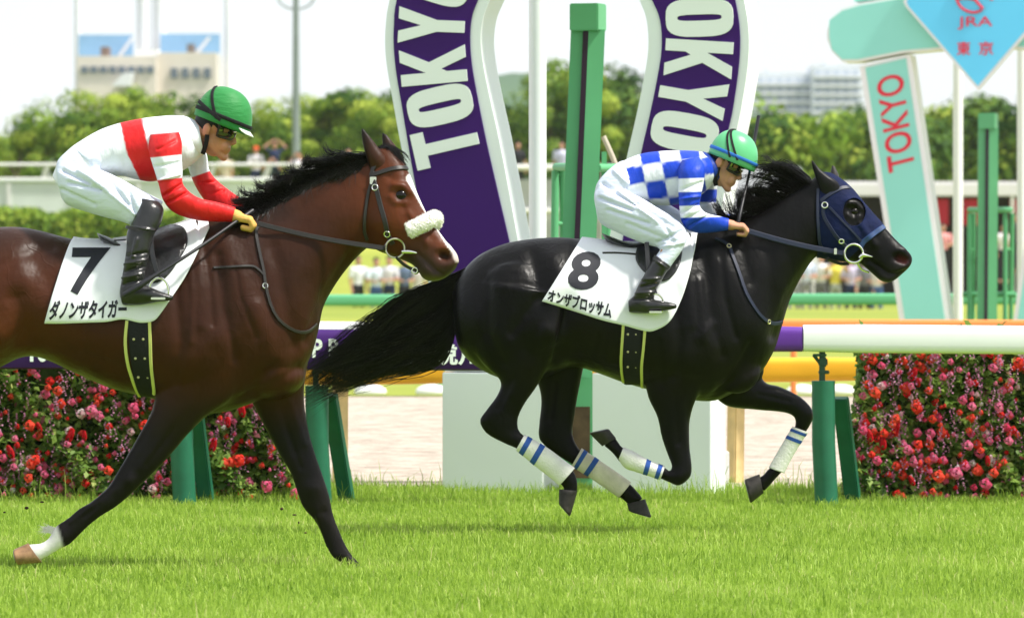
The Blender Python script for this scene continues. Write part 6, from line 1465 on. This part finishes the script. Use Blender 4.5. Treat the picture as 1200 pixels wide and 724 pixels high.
# ---- rider of the bay
D7 = Da
def tp7(q, v):
    a = np.interp(q[:, 1], [135, 145, 180, 215], [142, 141, 149, 166]); b = np.interp(q[:, 1], [135, 140, 165, 185, 215], [166, 167, 172, 178, 186])
    k = np.clip((q[:, 0] - a) + .5, 0, 1) * np.clip((b - q[:, 0]) + .5, 0, 1)
    return np.array(WHT) * (1 - k[:, None]) + np.array(RED) * k[:, None]
def sp7(q, v): return lin(q, [-8, 19, 46], [WHT, RED, WHT, RED], (.10, 1), (195, 164))
def sp7f(q, v): return lin(q, [-6, 22], [RED, WHT, RED], (.35, 1), (238, 180))
NA7 = [(176, 158, 207, 147, .045, -.15), (174, 172, 213, 166, .068, -.185), (176, 184, 213, 184, .066, -.20), (181, 200, 214, 200, .060, -.215), (186, 216, 214, 214, .055, -.225), (191, 234, 219, 222, .052, -.23), (201, 247, 226, 228, .052, -.225),
       (218, 255, 236, 233, .047, -.205), (238, 259, 252, 236.5, .040, -.175), (258, 260, 266, 240, .034, -.145), (272, 260, 276, 243, .030, -.13)]
FA7 = [(212, 172, 232, 160, .045, .13), (218, 186, 242, 180, .058, .16), (223, 204, 245, 198, .054, .17), (231, 222, 251, 208, .050, .17), (243, 238, 262, 218, .046, .15), (262, 250, 277, 229, .038, .12), (284, 255, 291, 238, .032, .10), (297, 255, 301, 242, .028, .09)]
S7 = dict(head=(V3(244, 152, Da, 0), math.radians(-13)), skin=(.46, .21, .125), silk=M['silk_red'],
    neck=(V3(222, 158, Da, 0), V3(241, 155, Da, 0)),
    torso=[(62, 205, 78, 232, .10), (70, 187, 106, 222, .145), (82, 174, 124, 210, .145), (98, 163, 142, 206, .138), (118, 152, 158, 210, .14), (140, 144.5, 176, 213, .15), (163, 139.5, 192, 210, .165), (187, 136.5, 209, 203, .17), (207, 135.5, 224, 194, .14), (222, 138, 233, 186, .09), (230, 143, 238, 180, .062)],
    arms=[NA7, FA7], torso_print=tp7, sleeve_print=[sp7, sp7f],
    hands=[((V3(273, 252, Da, -.13)), Vector((.93, .05, -.35)), Vector((.33, -.15, .93)), Vector((.0, 1, .1)), 1), (V3(299, 249, Da, .09), Vector((.95, -.1, -.25)), Vector((.25, .15, .95)), Vector((0, 1, 0)), -1)],
    legs_core=[[(V3(92, 212, Da, -.10), .07), (V3(172, 246, Da, -.24), .05), (V3(158, 300, Da, -.30), .04), (V3(152, 338, Da, -.31), .032), (V3(168, 348, Da, -.32), .022)],
               [(V3(92, 212, Da, .10), .07), (V3(172, 246, Da, .24), .05), (V3(158, 300, Da, .30), .04), (V3(152, 338, Da, .31), .032), (V3(168, 348, Da, .32), .022)]],
    shirt_folds=[([(200, 140), (212, 165)], 3, -.006), ([(215, 150), (222, 180)], 3, -.006), ([(110, 165), (150, 200)], 4, -.006), ([(100, 178), (140, 204)], 3, .005), ([(125, 158), (165, 165)], 4, -.004), ([(150, 150), (175, 205)], 4, .004)],
    sleeve_folds=[[([(178, 196), (212, 190)], 2.5, -.004), ([(190, 230), (215, 215)], 2.5, -.006), ([(196, 238), (222, 224)], 2.5, -.005), ([(186, 212), (210, 205)], 2.5, .004), ([(205, 165), (185, 175)], 3, -.003)], [([(235, 215), (255, 212)], 2.5, -.005), ([(245, 228), (262, 222)], 2.5, -.004)]],
    hips=[(66, 200, 66, 214, .05), (68, 188, 82, 234, .145), (80, 176, 108, 226, .155), (94, 167, 122, 210, .148), (104, 161, 134, 206, .138), (110, 160, 138, 202, .10)],
    thighs=[[(66, 196, 72, 232, .06, -.08), (82, 190, 80, 241, .095, -.09), (104, 194, 100, 248, .10, -.12), (128, 203, 120, 254, .095, -.155), (150, 214, 140, 259, .085, -.19), (170, 225, 154, 264, .072, -.225), (183, 233, 162, 264, .058, -.24), (186, 240, 168, 262, .045, -.245)],
            [(66, 196, 72, 232, .06, .08), (82, 190, 80, 241, .095, .09), (104, 194, 100, 248, .10, .12), (128, 203, 120, 254, .095, .155), (150, 214, 140, 259, .085, .19), (172, 226, 156, 264, .07, .225), (192, 236, 172, 264, .055, .24)]],
    leg_folds=[([(84, 176), (112, 200)], 3, -.006), ([(74, 200), (104, 214)], 3, -.007), ([(80, 214), (118, 222)], 3, -.006), ([(92, 200), (128, 222)], 3, .005), ([(120, 200), (150, 240)], 3.5, -.005), ([(108, 210), (160, 252)], 3, .004), ([(72, 222), (110, 240)], 3, -.005), ([(150, 222), (160, 255)], 3, -.005), ([(163, 226), (172, 240)], 2.5, -.004)],
    boots=[[[(164, 232, 186, 236, .04, -.25), (162, 240, 192, 246, .056, -.26), (157, 256, 188, 263, .058, -.275), (149, 272, 180, 276, .056, -.29), (148, 292, 176, 295, .052, -.30), (145, 312, 171, 316, .045, -.31), (142, 330, 168, 332, .040, -.315), (140, 344, 166, 345, .038, -.32), (143, 355, 160, 357, .03, -.32)],
            [(141, 340, 143, 357, .028, -.32), (150, 333, 152, 358, .034, -.32), (166, 332, 168, 357, .036, -.325), (182, 339, 184, 354, .034, -.33), (196, 344, 197, 352.5, .028, -.33), (203, 347, 203, 351, .016, -.33)]],
           [[(164, 232, 186, 236, .04, .25), (162, 240, 192, 246, .056, .26), (157, 256, 188, 263, .058, .275), (149, 272, 180, 276, .056, .29), (148, 292, 176, 295, .052, .30), (145, 312, 171, 316, .045, .31), (142, 330, 168, 332, .040, .315), (140, 344, 166, 345, .038, .32), (143, 355, 160, 357, .03, .32)],
            [(141, 340, 143, 357, .028, .32), (150, 333, 152, 358, .034, .32), (166, 332, 168, 357, .036, .325), (182, 339, 184, 354, .034, .33), (203, 347, 203, 351, .016, .33)]]],
    boot_folds=[([(146, 300), (172, 296)], 2, -.005), ([(146, 310), (172, 304)], 2, .005), ([(145, 318), (170, 312)], 2, -.006), ([(144, 326), (168, 320)], 2, .005), ([(150, 266), (180, 270)], 2, .005), ([(143, 333), (166, 328)], 2, -.005), ([(160, 280), (156, 300)], 3, .005)])
M['cap_green'] = mat('cap_green', (.022, .20, .048), .55, .2, bump=.45, bscale=18, bstretch=(1.2, .5, 3.2), sheen=.1)
M['cap_mint'] = mat('cap_green_light', (.10, .43, .19), .35, .4, var=.04, vscale=10)
M['band_blue'] = mat('band_blue', (.02, .14, .50), .6, .3); M['white_plastic'] = mat('white_plastic', (.72, .76, .72), .3, .45)
j7 = jockey(P(130, 250, Da), 'jockey in white and red silks with a green helmet crouching over the bay racehorse', Da, S7)
hc7j = V3(261, 142, Da, 0)
h7 = helmet(j7, hc7j, math.radians(-22), .128, .146, .106, 'cap_green', 'black_cloth', Da, 'white_plastic', [(1.75, 2 * math.pi - 1.75, (.014, 1.05)), (1.6, 2 * math.pi - 1.6, (.016, .30))])
for k, (a, b, c_) in enumerate(((.2, .5, .9), (.35, .6, .8), (.5, .8, 1.0))):                       # stitched gathers of the cap cover
    pass
goggles(j7, V3(249, 153, Da, 0), math.radians(-15), 0)
tb = V3(244, 152, Da, 0)
cs = [V3(243, 158, Da, -.078), V3(242, 166, Da, -.074), V3(240, 174, Da, -.062), V3(238, 180, Da, -.045)]
obj('chin_strap', ribbon(cs, [Vector((0, -1, -.1))] * 4, .020, .006, 6), M['black_cloth'], j7)
cl_ = [(214, 138, 222, 178, .100), (222, 141, 230, 181, .088), (229, 144, 236, 180, .078), (233, 147, 239, 178, .070)]
vf = loft(cl_, Da, n=32, sub=4, infl=.006, cap=False); me = to_mesh('collar', *vf); set_color(me, 'print', np.tile(np.array([WHT]), (len(vf[0]), 1))); o = put('collar', me, M['silk_red'], j7); so = o.modifiers.new('s', 'SOLIDIFY'); so.thickness = .004
gl = fist(V3(273, 252, Da, -.13), Vector((.93, .05, -.35)), Vector((.33, -.15, .93)), Vector((0, 1, .1)), 1, 1.0)
me = remesh(gl, .0036, 2); v = mverts(me); set_verts(me, v + mnorm(me) * .0028); put('glove', me, M['glove'], j7)
# kneepad band on the boot top, rubber toe and sole edge
obj('boot_strap', loft([(149, 264, 180, 270, .058, -.285), (148, 268, 180, 274, .058, -.288)], Da, n=30, sub=3, infl=.004), M['leather'], j7)

# ---- rider of the black horse
def tp8(q, v):
    # check squares run along the back and down the side
    o = np.array([722, 190]); d = np.array([1, -.13]) / math.hypot(1, .13); e = np.array([.20, 1]) / math.hypot(.2, 1)
    det = d[0] * e[1] - d[1] * e[0]; r_ = q - o; u = (r_[:, 0] * e[1] - r_[:, 1] * e[0]) / det; w_ = (d[0] * r_[:, 1] - d[1] * r_[:, 0]) / det
    a = np.sin((u - 6) / 23.0 * math.pi) * np.sin((w_ - 8) / 20.5 * math.pi)
    k = np.clip(a * 7 + .5, 0, 1)
    return np.array(WHT) * (1 - k[:, None]) + np.array(BLU) * k[:, None]
def sp8(q, v): return lin(q, [-100, 11, 27, 43, 57], [WHT, BLU, WHT, BLU, WHT, BLU], (.03, 1), (812, 198))
def sp8f(q, v): return lin(q, [-100, 14, 25, 40, 54], [WHT, BLU, WHT, BLU, WHT, BLU], (.0, 1), (838, 197))
NA8 = [(799, 188, 819, 184, .045, -.15), (795, 200, 826, 196, .068, -.185), (795, 212, 825, 212, .066, -.205), (795, 226, 822, 227, .060, -.22), (796, 242, 820, 240, .056, -.23), (798, 258, 824, 247, .054, -.235), (805, 269, 829, 250, .050, -.225),
       (818, 273, 836, 252, .044, -.205), (834, 272.5, 844, 253.5, .037, -.185), (846, 271, 849, 255, .032, -.17), (853, 270, 854, 256, .029, -.16)]
FA8 = [(816, 195, 838, 190, .045, .14), (817, 212, 841, 208, .060, .17), (817, 230, 840, 227, .056, .19), (819, 246, 840, 240, .052, .19), (826, 260, 846, 246, .048, .17), (846, 266, 858, 250, .040, .13), (862, 267, 868, 254, .032, .10)]
S8 = dict(head=(V3(843, 190, Db, 0), math.radians(-25)), skin=(.50, .25, .16), silk=M['silk_blue'],
    neck=(V3(822, 198, Db, 0), V3(840, 194, Db, 0)),
    torso=[(700, 225, 712, 248, .11), (708, 207, 732, 244, .145), (720, 195, 750, 240, .145), (735, 186.5, 766, 240, .14), (755, 179.5, 785, 241, .15), (778, 177, 803, 237, .165), (800, 176.5, 822, 228, .172), (818, 177.5, 834, 217, .14), (830, 181, 841, 208, .09), (837, 185, 845, 203, .062)],
    arms=[NA8, FA8], torso_print=tp8, sleeve_print=[sp8, sp8f],
    hands=[(V3(853, 263, Db, -.16), Vector((.96, .05, -.20)), Vector((.20, -.25, .94)), Vector((0, 1, .2)), 1), (V3(866, 260, Db, .09), Vector((.95, -.1, -.2)), Vector((.2, .15, .95)), Vector((0, 1, 0)), -1)],
    legs_core=[[(V3(716, 240, Db, -.10), .065), (V3(792, 272, Db, -.25), .045), (V3(772, 315, Db, -.31), .036), (V3(755, 350, Db, -.33), .030), (V3(764, 359, Db, -.335), .020)],
               [(V3(716, 240, Db, .10), .065), (V3(792, 272, Db, .25), .045), (V3(772, 315, Db, .31), .036), (V3(755, 350, Db, .33), .030), (V3(764, 359, Db, .335), .020)]],
    shirt_folds=[([(800, 180), (815, 215)], 3, -.006), ([(760, 195), (790, 235)], 4, -.005), ([(745, 205), (785, 215)], 4, -.005), ([(730, 210), (770, 236)], 3, .005), ([(770, 182), (800, 200)], 4, .004), ([(775, 215), (800, 232)], 3, -.006)],
    sleeve_folds=[[([(797, 222), (822, 214)], 2.5, -.005), ([(797, 250), (818, 240)], 2.5, -.006), ([(801, 258), (824, 247)], 2.5, -.005), ([(796, 234), (820, 230)], 2.5, .004), ([(808, 265), (832, 252)], 2.5, -.003)], [([(820, 240), (840, 235)], 2.5, -.005)]],
    hips=[(696, 232, 698, 244, .05), (699, 216, 712, 260, .14), (708, 204, 732, 254, .152), (718, 195, 742, 240, .148), (727, 189, 752, 236, .138), (732, 188, 756, 234, .10)],
    thighs=[[(696, 226, 700, 256, .06, -.08), (708, 216, 708, 265, .092, -.09), (728, 222, 722, 272, .096, -.125), (750, 231, 740, 280, .09, -.165), (770, 243, 756, 286, .080, -.205), (788, 254, 770, 290, .068, -.24), (802, 266, 774, 292, .058, -.26), (805, 280, 772, 295, .052, -.27), (799, 294, 768, 301, .050, -.28), (789, 308, 766, 306, .047, -.29), (781, 320, 762, 314, .042, -.30)],
            [(696, 226, 700, 256, .06, .08), (708, 216, 708, 265, .092, .09), (734, 218, 728, 266, .092, .125), (760, 228, 750, 272, .085, .165), (785, 240, 772, 280, .076, .205), (806, 256, 785, 286, .064, .24), (806, 280, 780, 292, .052, .26), (792, 306, 768, 304, .045, .28)]],
    leg_folds=[([(706, 215), (745, 240)], 3, -.006), ([(702, 232), (740, 246)], 3, -.007), ([(712, 246), (760, 262)], 3, -.005), ([(725, 225), (770, 260)], 3, .005), ([(745, 238), (790, 266)], 3, -.005), ([(735, 262), (785, 282)], 3, -.004), ([(770, 284), (800, 270)], 2.5, -.006), ([(768, 292), (800, 284)], 2.5, .004), ([(720, 200), (735, 215)], 3, .004), ([(778, 262), (790, 285)], 3, -.003)],
    boots=[[[(767, 298, 787, 313, .054, -.30), (764, 305, 782, 318, .052, -.302), (757, 318, 776, 328, .049, -.31), (749, 332, 770, 338, .045, -.318), (743, 345, 767, 347, .041, -.325), (738, 356, 765, 357, .038, -.33), (739, 364, 758, 367, .03, -.33)],
            [(736, 352, 737, 366, .028, -.33), (746, 346, 747, 367, .033, -.33), (760, 350, 761, 367, .034, -.335), (772, 352, 773, 365, .034, -.34), (785, 354, 786, 363, .029, -.34), (793, 356.5, 793, 361, .017, -.34)]],
           [[(767, 298, 787, 313, .054, .30), (757, 318, 776, 328, .049, .31), (749, 332, 770, 338, .045, .318), (743, 345, 767, 347, .041, .325), (738, 356, 765, 357, .038, .33), (739, 364, 758, 367, .03, .33)],
            [(736, 352, 737, 366, .028, .33), (746, 346, 747, 367, .033, .33), (760, 350, 761, 367, .034, .335), (785, 354, 786, 363, .029, .34), (793, 356.5, 793, 361, .017, .34)]]],
    boot_folds=[([(748, 336), (772, 332)], 2, -.005), ([(745, 344), (768, 342)], 2, .004), ([(743, 350), (766, 350)], 2, -.005), ([(752, 328), (774, 326)], 2, .004), ([(765, 303), (784, 316)], 1.6, .005)])
j8 = jockey(P(745, 260, Db), 'jockey in blue and white checked silks with a mint green helmet riding the black racehorse', Db, S8)
helmet(j8, V3(858.5, 186.5, Db, 0), math.radians(-23), .123, .138, .104, 'cap_mint', 'band_blue', Db, None, [(1.40, 2 * math.pi - 1.40, (.011, 1.36)), (1.72, 2 * math.pi - 1.72, (.011, 1.30))])
goggles(j8, V3(847, 192, Db, 0), math.radians(-27), 0)
cs = [V3(842, 196, Db, -.078), V3(840, 204, Db, -.076), V3(838, 211, Db, -.066), V3(839, 217, Db, -.045)]
obj('chin_strap', ribbon(cs, [Vector((0, -1, -.1))] * 4, .022, .006, 6), M['black_cloth'], j8)
cl_ = [(824, 180, 834, 212, .098), (830, 182, 839, 212, .088), (836, 186, 843, 209, .076)]
vf = loft(cl_, Db, n=32, sub=4, infl=.006, cap=False); me = to_mesh('collar', *vf); set_color(me, 'print', np.tile(np.array([(.006, .03, .22)]), (len(vf[0]), 1))); o = put('collar', me, M['silk_blue'], j8); so = o.modifiers.new('s', 'SOLIDIFY'); so.thickness = .004
# clear goggle pulled down over the face guard
# ------------------------------------------------------------------ stirrups and whips
def stirrup(px, py, D, y, parent, R=.046):
    c = P(px, py, D + y); pts = [c + Vector((R * .9 * math.sin(a), 0, R * 1.15 * math.cos(a))) for a in np.linspace(-2.3, 2.3, 25)]
    o = obj('stirrup', tube(pts, .0055, 8), M['steel'], parent); obj('tread', bar(pts[0], pts[-1], .09, .010, .002), M['steel'], o)
    obj('stirrup_leather', ribbon([c + Vector((0, 0, R * 1.1)), c + Vector((-.03, .02, .16)), c + Vector((-.04, .08, .30))], [Vector((0, -1, 0))] * 3, .022, .005, 6), M['black_leather'], o)
stirrup(186, 340, Da, -.33, bay); stirrup(768, 357, Db, -.34, blk)
w7 = tube([P(145, 346, Da - .40), P(160, 337, Da - .40), P(172, 329, Da - .39), P(186, 320, Da - .375), P(215, 302, Da - .33), P(245, 282, Da - .25), P(272, 263, Da - .17), P(284, 255, Da - .13), P(296, 247, Da - .08)], [.012, .014, .013, .0085, .0075, .0075, .008, .009, .011], 12, 5)
tag(obj('riding_whip', w7, M['whip']), 'black padded whip slanting down across the boot of the red and white jockey', 'whip')
w8 = obj('riding_whip', tube([P(865, 262, Db - .145), P(867, 252, Db - .13), P(871.5, 232, Db - .07), P(877, 208, Db + .02), P(878.5, 200, Db + .05)], [.0085, .0085, .0075, .0065, .006], 12, 4), M['whip'])
obj('blue_grip', tube([P(878, 204, Db + .035), P(880.5, 190, Db + .08), P(882.5, 176, Db + .12)], .0066, 12, 3), M['band_blue'], w8); obj('flap', tube([P(882, 178, Db + .115), P(885, 160, Db + .15), P(889, 136, Db + .18)], [.0065, .0085, .0088], 10, 4), M['whip'], w8)
tag(w8, 'thin dark whip with a blue section held upright by the jockey in checks', 'whip')
